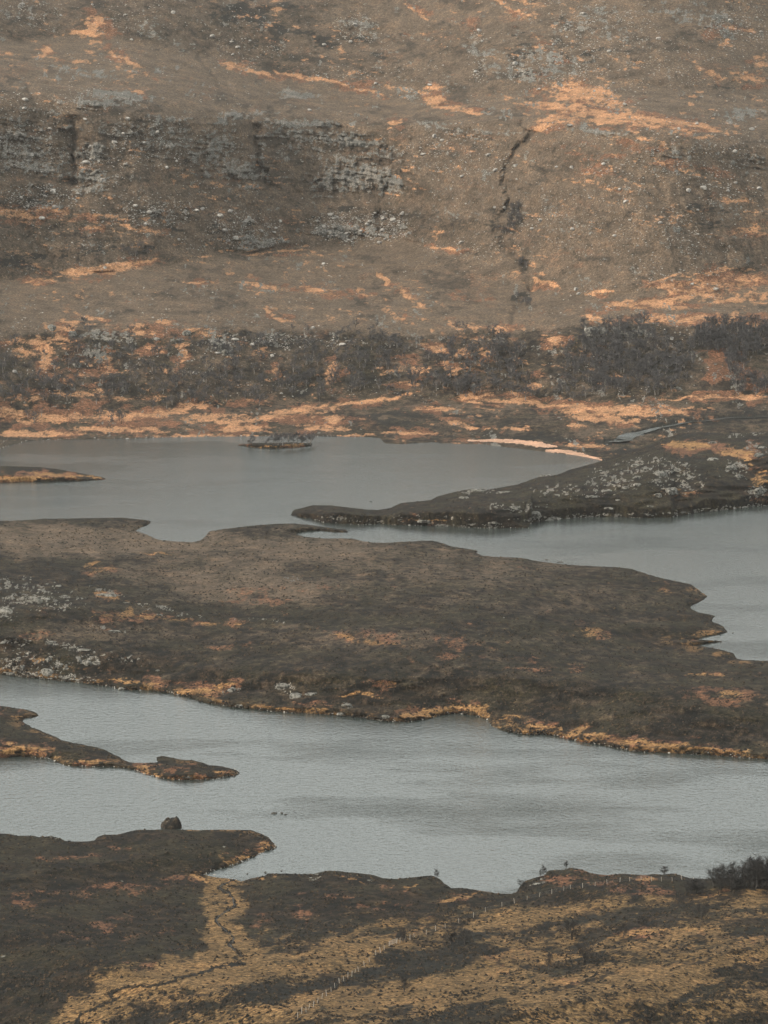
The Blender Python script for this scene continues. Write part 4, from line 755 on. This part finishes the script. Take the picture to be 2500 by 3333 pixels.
for x, y, w, h, r, lb in [(1225, 112, 80, 26, 8, 'pale slab above the near shore of the moor'), (1280, 150, 60, 34, 0, 'pale knob below the slab near the moor shore'), (1345, 140, 60, 14, 5, 'thin pale slab right of the knob near the moor shore'), (1005, 128, 50, 24, 0, 'pale rock beside the tan grass inlet on the moor shore'), (1500, 195, 50, 22, 0, 'pale round rock near the middle of the moor shore'), (1035, 192, 40, 14, 0, 'low pale rock at the waterline of the moor'), (1475, 230, 44, 14, 0, 'pale waterline rock below the round one on the moor shore'), (1535, 248, 40, 10, 0, 'flat pale waterline rock by the moor')]:
    outcrop('heather_moor', x * K1, 2150 + y * K1, w * K1, h * K1, r, lb)
for x, y, w, h, r, lb in [(1255, 2290, 36, 12, 0, 'pale rocks at the corner of the moor bay')]: outcrop('heather_moor', x, 2330, w, h, r, lb)
for x, y, w, h, r, lb in [(1030, 2848, 30, 10, -8, 'pale rocks on the crest of the near knoll'), (1018, 2864, 24, 7, 0, 'pale rock just below the near knoll crest'), (1205, 2868, 26, 6, 15, 'thin pale rock on the near knoll right of the crest'), (1752, 2880, 28, 9, -15, 'pale rock on the left face of the fenced knoll'), (1765, 2864, 18, 6, -10, 'small pale rock near the top of the fenced knoll'), (170, 2726, 26, 8, 0, 'pale rocks on the near shore at far left'), (730, 2757, 12, 6, 0, 'small pale rock on the near point'), (395, 2872, 16, 5, 0, 'pale stones in the dark heather of the near slope'), (12, 3114, 20, 5, 0, 'white stones in heather at the left edge of the near slope')]:
    outcrop('near_hillside', x, y, w, h, r, lb)
for x, y, w, h, lb in [(895, 507, 60, 44, 'pale cliff buttress above the right wood, leftmost of the row'), (950, 503, 40, 30, 'pale cliff buttress second from left above the right wood'), (1010, 510, 36, 24, 'pale cliff buttress in the middle of the row above the right wood'), (1065, 520, 44, 34, 'pale cliff buttress fourth along above the right wood'), (1105, 512, 40, 26, 'pale cliff buttress fifth along above the right wood'), (1150, 515, 50, 26, 'pale cliff buttress at the right end above the wood')]:
    outcrop('mountain', 1250 + x * K1, 700 + y * K1, w * K1, h * K1, 0, lb)
for x, y, w, h, lb in [(1490, 275, 60, 60, 'pale crag in the middle of the left wood'), (1520, 310, 60, 50, 'pale broken crag under the one in the left wood'), (520, 380, 70, 40, 'pale outcrop between bare trees at left'), (490, 185, 60, 40, 'grey outcrop at the top of the left wood'), (1260, 175, 70, 40, 'grey crag at the top edge of the left wood'), (350, 150, 60, 50, 'grey outcrop beside orange grass at the top of the left wood')]:
    outcrop('mountain', x * 800 / 1659., 1000 + y * 800 / 1659., w * 800 / 1659., h * 800 / 1659., 0, lb)
# rocks standing in the water
def water_rock(px, py, w, h, label, mat=M_DROCK, name='boulder'):
    x, y = flat(px, py); m = y / F
    o = obj(name, ROCKS2[rng.integers(0, 6)]); o.location = (float(x), float(y), h * m * .1)
    o.scale = (w * m / 2, w * m / 2.2, h * m); o.rotation_euler = (0, 0, rng.uniform(0, 6))
    o.material_slots[0].link = 'OBJECT'; o.material_slots[0].material = mat
    return tag(o, label, 'rock')
water_rock(893, 2648, 22, 7, 'largest of three dark rocks awash in the near loch')
water_rock(917, 2648, 11, 6, 'middle one of three dark rocks awash in the near loch')
water_rock(929, 2652, 12, 5, 'right one of three dark rocks awash in the near loch')
water_rock(805, 2845, 8, 5, 'small dark rock in the sandy inlet'); water_rock(864, 2841, 11, 6, 'dark rock by the mouth of the sandy inlet'); water_rock(916, 2836, 6, 5, 'tiny dark rock off the near knoll')
water_rock(1206, 1632, 12, 3, 'tiny low rock in the far loch off the headland tip'); water_rock(2385, 2061, 6, 4, 'tiny dark rock off the ragged right shore of the moor')
water_rock(1780, 1822, 14, 3, 'low dark skerry off the moor shore, left one'); water_rock(1825, 1830, 26, 3, 'low dark skerry off the moor shore, right one')
ir = outcrop_mesh(77); ir.materials.append(M_ISLET)
x, y = flat(558, 2692); o = obj('rock_islet', ir); o.location = (float(x), float(y), -.3); o.scale = (3.4, 3.6, 5.6)
tag(o, 'dark round heather-topped rock islet just off the near point', 'islet')

# separate heather bushes and tussocks
def clumps():
    P, Z_ = [], []
    for land, n, y0, y1, sz in (('near_hillside', 150000, 2700, 3420, .46), ('heather_moor', 90000, 1690, 2490, .52), ('heather_spit', 12000, 2270, 2545, .42), ('rocky_headland', 22000, 1370, 1730, .5)):
        L = LANDS[land]; ny, nx = L['X'].shape
        r = rng.integers(1, ny - 1, n); c = rng.integers(1, nx - 1, n)
        ok = (L['d'][r, c] > .6) & (L['PY'][r, c] > y0) & (L['PY'][r, c] < y1) & (L['PX'][r, c] > -100) & (L['PX'][r, c] < 2600)
        dens = .26 + .6 * L['A']['dark'][r, c] - .25 * L['A']['grass'][r, c] - .16 * L['A']['straw'][r, c]
        dens = dens * (.4 + 1.2 * sstep(.42, .6, fbm(L['PX'][r, c] / 40, L['PY'][r, c] / 14, 3, 900)))
        dens = dens + .5 * sstep(5, 1, L['d'][r, c])
        ok &= rng.random(n) < dens
        r, c = r[ok], c[ok]
        P.append(np.stack([L['X'][r, c] + rng.uniform(-.2, .2, len(r)), L['Y'][r, c] + rng.uniform(-.8, .8, len(r)), L['Z'][r, c]], -1)); Z_.append(sz * rng.uniform(.35, 1.15, len(r)) ** 1.3)
    P = np.concatenate(P); Z_ = np.concatenate(Z_)
    TUFTS = []
    for k in range(6):
        q = np.random.default_rng(600 + k); a = np.linspace(0, 2 * np.pi, 6, endpoint=False) + q.uniform(-.3, .3, 6); rr = q.uniform(.7, 1.2, 6)
        TUFTS.append((np.vstack([np.column_stack([rr * np.cos(a), rr * np.sin(a), np.full(6, -.25)]), [[q.uniform(-.3, .3), q.uniform(-.3, .3), q.uniform(.7, 1.2)]]]), np.array([(i, (i + 1) % 6, 6) for i in range(6)])))
    scatter_mesh('heather_clumps', P, Z_, TUFTS, M_HEATHER, 'dark heather bushes and tussocks dotted over the moors')
M_HEATHER = simple_mat('heather_bush', [(0.36, (.0035, .0045, .0045)), (0.48, (.012, .011, .009)), (0.56, (.034, .024, .014)), (0.66, (.085, .055, .030))], 0.9, bump=0.8, dist=.3)
clumps()

# ------------------------------------------------------------------ bare trees
def tube(P, R, n=5):
    P = np.array(P, float); V, Q = [], []
    a = np.linspace(0, 2 * np.pi, n, endpoint=False)
    for p, r in zip(P, R): V.append(np.column_stack([p[0] + r * np.cos(a), p[1] + r * np.sin(a), np.full(n, p[2])]))
    for i in range(len(P) - 1):
        for k in range(n): Q.append((i * n + k, i * n + (k + 1) % n, (i + 1) * n + (k + 1) % n, (i + 1) * n + k))
    return np.concatenate(V), Q
def tree_shape(seed, twigs=420, spread=.36, low=.25, stems=2, tw=.035):
    """unit-height bare birch: stems and limbs (trunk) and a haze of twigs (crown)"""
    r = np.random.default_rng(seed); V, Q, off = [], [], 0; limbs = []
    def add(P, R, n=5):
        nonlocal off
        v, q = tube(P, R, n); V.append(v); Q.extend([tuple(i + off for i in f) for f in q]); off += len(v)
    for s in range(stems):
        a = r.uniform(0, 6.28); lean = r.uniform(.03, .2) * (1 if stems > 1 else .5); hh = r.uniform(.78, .96)
        pts = [np.array([0, 0, -.05])]
        for k in range(1, 6):
            t = k / 5; pts.append(np.array([lean * t * math.cos(a) + r.normal(0, .018), lean * t * math.sin(a) + r.normal(0, .018), hh * t]))
        add(pts, [.028 * (1 - .85 * k / 5) for k in range(6)])
        for k in range(r.integers(6, 9)):
            t = r.uniform(low, .95); i = min(int(t * 5), 4); b = pts[i] + (pts[i + 1] - pts[i]) * (t * 5 - i)
            aa = r.uniform(0, 6.28); L = r.uniform(.5, 1.0) * spread * (1.15 - .6 * t)
            e = b + np.array([L * math.cos(aa), L * math.sin(aa), L * r.uniform(.35, 1.0)]); m = (b + e) / 2 + np.array([0, 0, -.02])
            add([b, m, e], [.011, .008, .003], 3); limbs.append((b, e))
    tv, tf = [], []
    for k in range(twigs):
        b, e = limbs[r.integers(0, len(limbs))]; p = b + (e - b) * r.uniform(.25, 1.1) + r.normal(0, .045, 3)
        d = (e - b) / np.linalg.norm(e - b) + r.normal(0, .75, 3) + np.array([0, 0, .25]); d /= np.linalg.norm(d)
        L = r.uniform(.05, .14); sdir = np.cross(d, r.normal(size=3)); sdir /= np.linalg.norm(sdir); w = tw * r.uniform(.25, .8)
        i = len(tv); tv += [p - sdir * w * .3, p + sdir * w * .3, p + d * L + sdir * w * .35, p + d * L * .8 - sdir * w * .4]; tf.append((i, i + 1, i + 2, i + 3))
    return (np.concatenate(V), Q), (np.array(tv), tf)
SHAPES = [tree_shape(300 + i, 300, .52, .22, 1 + i % 3, .075) for i in range(6)]
SHAPES_M = [tree_shape(300 + i, 170, .52, .22, 1 + i % 2, .10) for i in range(6)]
TREES = [(mesh_np('trunk', a[0], quads=a[1]), mesh_np('crown', b[0], quads=b[1], smooth=False)) for a, b in SHAPES]
for a, b in TREES: a.materials.append(M_BARK); b.materials.append(M_TWIG)
SH_N = [tree_shape(340 + i, 1500, .46, .08, 3, .024) for i in range(4)]
NTREES = [(mesh_np('trunk', a[0], quads=a[1]), mesh_np('crown', b[0], quads=b[1], smooth=False)) for a, b in SH_N]
for a, b in NTREES: a.materials.append(M_DBARK); b.materials.append(M_SCRUB)
def tree(p, h, label, group, kit=TREES, wide=1.0, name='birch_tree', cat='tree'):
    e = bpy.data.objects.new(name, None); COL.objects.link(e); e.empty_display_size = .5
    e.location = p; e.rotation_euler = (0, 0, rng.uniform(0, 6.28)); e.scale = (h * wide, h * wide, h)
    a, b = kit[rng.integers(0, len(kit))]
    for nm, me in (('trunk', a), ('crown', b)):
        o = bpy.data.objects.new(nm, me); COL.objects.link(o); o.parent = e
    return tag(e, label, cat, group)
def wood(lst, n, seed):
    """tree feet on the far slopes, in patches (1659-pixel view)"""
    r = np.random.default_rng(seed); px, py = [], []
    a = np.array([e[2] * e[3] * e[4] for e in lst]); a = a / a.sum()
    for e, k in zip(lst, (a * n).astype(int) + 1):
        th = r.uniform(0, 6.28, k); rr = np.sqrt(r.random(k)) * (1 + .12 * r.normal(size=k))
        px.append((e[0] + e[2] * rr * np.cos(th)) * S); py.append((e[1] + e[3] * rr * np.sin(th)) * S)
    return np.concatenate(px), np.concatenate(py)
W_LEFT = [(150, 800, 170, 80, .35), (480, 800, 220, 70, .45), (800, 790, 180, 70, .45), (40, 830, 60, 50, 1), (170, 770, 40, 26, 1), (130, 840, 60, 30, .8), (260, 750, 30, 24, .8), (230, 850, 50, 30, .8), (300, 830, 60, 40, .9), (420, 840, 80, 30, 1), (520, 790, 80, 50, 1), (600, 840, 90, 30, 1.1), (680, 790, 50, 50, .9), (800, 760, 70, 50, 1.2), (780, 820, 70, 30, 1), (860, 840, 60, 22, .8), (640, 740, 60, 24, .6), (350, 790, 40, 30, .6), (90, 910, 40, 14, .5), (230, 910, 60, 14, .5), (430, 910, 20, 8, .3)]
W_MID = [(1040, 790, 120, 75, .5), (1080, 800, 50, 40, 1.1), (1010, 830, 60, 26, .8), (1130, 840, 50, 20, .8), (1060, 740, 40, 20, .6), (930, 840, 50, 16, .7), (1000, 790, 30, 16, .6)]
W_RIGHT = [(1360, 780, 140, 80, .5), (1290, 760, 70, 40, 1.3), (1380, 770, 70, 45, 1.3), (1300, 820, 80, 34, 1.2), (1420, 820, 50, 34, 1), (1240, 850, 60, 14, .8), (1480, 790, 24, 40, 1), (1350, 710, 60, 20, .6)]
W_FAR = [(1600, 730, 90, 28, 1.5), (1530, 745, 40, 18, 1.2), (1600, 765, 40, 14, 1.2), (1590, 800, 18, 40, .8), (1625, 840, 40, 20, .9)]
W_GULLY = [(1110, 470, 16, 30, 1), (1130, 645, 24, 9, .8), (1128, 575, 12, 12, .8), (290, 545, 30, 10, .8), (1090, 500, 14, 14, .6), (240, 205, 10, 4, .3)]
cands = []
for lst, n, sd, lb, g, hm in [(W_LEFT, 360, 1, 'bare grey birch in the long wood above the far shore', 'birches of the long far wood', 4.8), (W_MID, 120, 2, 'bare grey birch in the wood around the foot of the ravine', 'birches at the ravine foot', 5.6), (W_RIGHT, 290, 3, 'bare dark birch in the dense wood under the pale cliff', 'birches of the cliff wood', 5.2), (W_FAR, 190, 4, 'bare dark tree in the dense wood at the far right edge', 'trees of the far right wood', 5.6), (W_GULLY, 70, 5, 'dark bare scrub tree growing up the mountain ravine', 'scrub trees in the ravines', 3.4)]:
    px, py = wood(lst, n, sd); w = look('mountain', px, py); hh = hm * rng.uniform(.6, 1.2, len(px))
    for i in range(len(px)): cands.append((hh[i] / w[i, 1], px[i], py[i], w[i], hh[i], lb, g))
cands.sort(key=lambda c: -c[0])
single, mass = [], []
for c in cands: (single if 0 < c[1] < 2500 and len(single) < 285 else mass).append(c)
for c in single:
    lb = c[5]
    if 'long wood' in lb: lb += (', left end' if c[1] < 420 else ', middle' if c[1] < 950 else ', right end') + (', upper edge' if c[2] < 1180 else ', lower edge' if c[2] > 1260 else ', half way up')
    elif 'cliff' in lb or 'ravine' in lb or 'far right' in lb: lb += ', upper part' if c[2] < 1165 else ', lower part' if c[2] > 1235 else ', half way down'
    tree(c[3], c[4], lb, c[6], wide=rng.uniform(.9, 1.2))
def tree_mass():
    V1, F1, V2, F2, o1, o2 = [], [], [], [], 0, 0
    for c in mass:
        (tv, tq), (cv, cq) = SHAPES_M[rng.integers(0, 6)]; a = rng.uniform(0, 6.28); ca, sa = math.cos(a), math.sin(a)
        R = np.array([[ca, -sa, 0], [sa, ca, 0], [0, 0, 1]]) * c[4]
        V1.append(tv @ R.T + c[3]); F1.append(np.array(tq) + o1); o1 += len(tv)
        V2.append(cv @ R.T + c[3]); F2.append(np.array(cq) + o2); o2 += len(cv)
    tag(obj('woodland_stems', mesh_np('woodland_stems', np.concatenate(V1), quads=np.concatenate(F1)), M_BARK), 'pale stems of the far bare woods', kind='stuff')
    tag(obj('woodland', mesh_np('woodland', np.concatenate(V2), quads=np.concatenate(F2), smooth=False), M_TWIG), 'grey twiggy mass of bare woods on the far slopes', kind='stuff')
tree_mass()
# birches on the islet and along the far shore
for x, y, h in [(815, 1449, 3.4), (822, 1450, 4.2), (870, 1452, 3.6), (890, 1448, 5.2), (905, 1447, 4.8), (920, 1449, 5.6), (938, 1446, 5.0), (955, 1448, 4.4), (968, 1447, 5.8), (982, 1447, 5.2), (1000, 1447, 4.8), (1010, 1447, 5.2)]:
    tree(look('wooded_islet', x, y)[0], h, 'bare birch standing on the small wooded islet', 'birches on the islet')
SHORE_TREES = [(388, 868), (400, 870), (412, 866), (372, 872), (420, 866), (360, 880), (280, 830), (700, 862), (690, 866), (560, 876), (530, 862), (215, 905), (240, 912), (60, 900), (330, 884)]
for x, y in SHORE_TREES:
    tree(look('mountain', x * S, y * S)[0], rng.uniform(4.0, 6.0), 'thin pale bare birch standing in orange grass by the far shore', 'birches in the shore grass', wide=.8)
# near trees and bushes
NT = [(2322, 2884, 5.6), (2338, 2878, 6.0), (2355, 2886, 6.2), (2372, 2880, 6.8), (2392, 2888, 6.4), (2408, 2880, 7.2), (2424, 2890, 7.0), (2440, 2882, 8.4), (2452, 2890, 8.0), (2468, 2882, 9.2), (2482, 2892, 8.8), (2496, 2884, 9.4), (2512, 2890, 9.4), (2530, 2884, 9.6), (2380, 2895, 5.2), (2345, 2893, 4.6), (2460, 2896, 7.0), (2550, 2890, 9.0)]
for x, y, h in NT: tree(look('near_hillside', x, y)[0], h * .72, 'dark bare tree in the thicket by the near shore at right', 'trees of the near right thicket', NTREES, 1.0)
for x, y, h, wd, lb in [(2268, 2903, 3.6, 1.4, 'dark bare bush left of the near right thicket'), (2248, 2903, 2.8, 1.5, 'smaller dark bush at the left end of the near right thicket'), (2286, 2992, 3.6, 1.3, 'dark bush alone on the tan slope below the thicket'), (1862, 3056, 4.2, 1.3, 'tall dark bush on the near slope, upper of two'), (1902, 3136, 3.8, 1.5, 'round dark bush low on the near slope'), (2030, 3052, 3.4, .8, 'thin bare sapling on pale grass of the near slope'), (1786, 3155, 3.2, .7, 'thin dark sapling low on the near slope'), (2162, 2846, 2.0, 1.2, 'small bush on the near shore skyline right of the knoll'), (1772, 2848, 2.0, 1.0, 'small bush on the left shoulder of the fenced knoll'), (1760, 2853, 1.5, .6, 'tiny sapling beside the bush on the fenced knoll'), (1842, 2826, 1.6, 1.0, 'tiny bush on top of the fenced knoll'), (1698, 2886, 1.6, 1.3, 'tiny grey bush low on the left end of the fenced knoll'), (1422, 2856, 2.0, .7, 'tiny bare sapling on the near shore left of the little bay'), (1312, 3068, 3.2, .8, 'grey sapling beside the fence on the near slope'), (1468, 3075, 3.2, 1.3, 'dark bush right of the fence gate, left one'), (1512, 3080, 3.2, 1.4, 'dark bush right of the fence gate, right one'), (1316, 3225, 3.2, .9, 'thin sapling low on the near slope by the dark heather'), (2092, 3012, 2.2, 1.4, 'low dark bush above the pale grass streak')]:
    tree(look('near_hillside', x, y)[0], h, lb, None, NTREES, wd, 'bush' if 'bush' in lb else 'sapling', 'bush' if 'bush' in lb else 'sapling')

# ------------------------------------------------------------------ the fence
fp = crop([(312, 1025), (335, 1000), (362, 990), (378, 970), (405, 955), (430, 930), (457, 905), (484, 885), (513, 860), (535, 835), (562, 815), (588, 797), (612, 780), (636, 770), (655, 755), (677, 738), (712, 710), (743, 685), (780, 655), (808, 640), (832, 622), (860, 600), (905, 578), (925, 570), (955, 555), (985, 548), (1012, 537), (1083, 518), (1139, 497), (1197, 480), (1278, 447), (1367, 418), (1439, 394), (1537, 365)], 800, 2750, K2) \
    + crop([(138, 340), (213, 315), (286, 298), (361, 283), (433, 265), (475, 258), (547, 246), (621, 236), (693, 227), (770, 215), (830, 205), (899, 205), (961, 203), (1020, 199), (1084, 198), (1143, 196), (1213, 203)], 1600, 2750, K2)
fpts = look('near_hillside', [q[0] for q in fp], [q[1] + 8 for q in fp])
fence = bpy.data.objects.new('fence', None); COL.objects.link(fence); fence.location = tuple(fpts[0])
tag(fence, 'post and wire fence running across the near slope to the shore', 'fence')
def post_mesh(r, h):
    v, q = tube([(0, 0, -.3), (0, 0, .3), (0, 0, h - .05), (0, 0, h)], [r, r, r * .95, r * .5], 7)
    n = len(v); v = np.vstack([v, [[0, 0, h + .01]]]); t = [(n - 8 + 1 + k, n - 8 + 1 + (k + 1) % 7, n) for k in range(7)]
    return mesh_np('post', v, quads=q, tris=t)
PM = [post_mesh(.05, 1.08), post_mesh(.06, 1.2), post_mesh(.045, 1.0)]
for me in PM: me.materials.append(M_POST)
gate_i = 21
for i, p in enumerate(fpts):
    o = bpy.data.objects.new('post', PM[1 if i in (gate_i, gate_i + 1) else i % 3]); COL.objects.link(o); o.parent = fence
    o.location = tuple(p - fpts[0]); o.rotation_euler = (rng.uniform(-.05, .05), rng.uniform(-.18, -.06), rng.uniform(0, 6))
def wire(h, first, last):
    V, Q = [], []
    for i in range(first, last):
        a, b = fpts[i] - fpts[0], fpts[i + 1] - fpts[0]; k = len(V); d = .007
        for p in (a, b): V += [(p[0], p[1], p[2] + h + d), (p[0], p[1] - d, p[2] + h - d), (p[0], p[1] + d, p[2] + h - d)]
        Q += [(k, k + 1, k + 4, k + 3), (k + 1, k + 2, k + 5, k + 4), (k + 2, k, k + 3, k + 5)]
    obj('wire', mesh_np('wire', np.array(V), quads=Q), M_WIRE, fence)
for h in (.32, .58, .85): wire(h, 0, gate_i); wire(h, gate_i + 1, len(fpts) - 1)
ga, gb = fpts[gate_i] - fpts[0], fpts[gate_i + 1] - fpts[0]
gate = bpy.data.objects.new('gate', None); COL.objects.link(gate); gate.parent = fence; gate.location = tuple(ga)
def bar(name, a, b, w, t):
    d = b - a; L = np.linalg.norm(d); d = d / L; s = np.array([-d[1], d[0], 0]); s = s / (np.linalg.norm(s) + 1e-9) if np.linalg.norm(s) > .1 else np.array([1, 0, 0]); up = np.cross(d, s)
    V = [p + s * x * t + up * y * w for p in (a, b) for x, y in ((-1, -1), (1, -1), (1, 1), (-1, 1))]
    obj(name, mesh_np(name, np.array(V), quads=[(0, 1, 2, 3), (7, 6, 5, 4), (0, 4, 5, 1), (1, 5, 6, 2), (2, 6, 7, 3), (3, 7, 4, 0)], smooth=False), M_POST, gate)
dg = gb - ga; zz = np.array([0, 0, 1.])
for h in (.3, .55, .8, 1.05): bar('rail', dg * .04 + zz * h, dg * .96 + zz * h, .04, .02)
for k in (.05, .5, .95): bar('upright', dg * k + zz * .22, dg * k + zz * 1.15, .05, .025)

# ------------------------------------------------------------------ haze between the viewer and the mountain
hz = bpy.data.meshes.new('haze')
hx0, hx1, hy0, hy1, hz0, hz1 = -6500, 6500, -3500, 9500, -6.5, 262
hv = [(x, y, z) for z in (hz0, hz1) for x, y in ((hx0, hy0), (hx1, hy0), (hx1, hy1), (hx0, hy1))]
hz.from_pydata(hv, [], [(3, 2, 1, 0), (4, 5, 6, 7), (0, 1, 5, 4), (1, 2, 6, 5), (2, 3, 7, 6), (3, 0, 4, 7)])
mh = bpy.data.materials.new('haze'); mh.use_nodes = True; n_ = mh.node_tree.nodes; n_.clear()
pv = n_.new('ShaderNodeVolumePrincipled'); pv.inputs['Color'].default_value = (.97, .95, .93, 1); pv.inputs['Density'].default_value = 0.000019
pv.inputs['Anisotropy'].default_value = 0.2
mo = n_.new('ShaderNodeOutputMaterial'); mh.node_tree.links.new(pv.outputs[0], mo.inputs['Volume'])
mtop = max(float(L['Z'].max()) for L in LANDS.values())
for v in hz.vertices:
    if v.co.z > 0: v.co.z = max(hz1, mtop + 15)
tag(obj('haze', hz, mh), 'pale haze hanging in the air over the loch', kind='stuff')
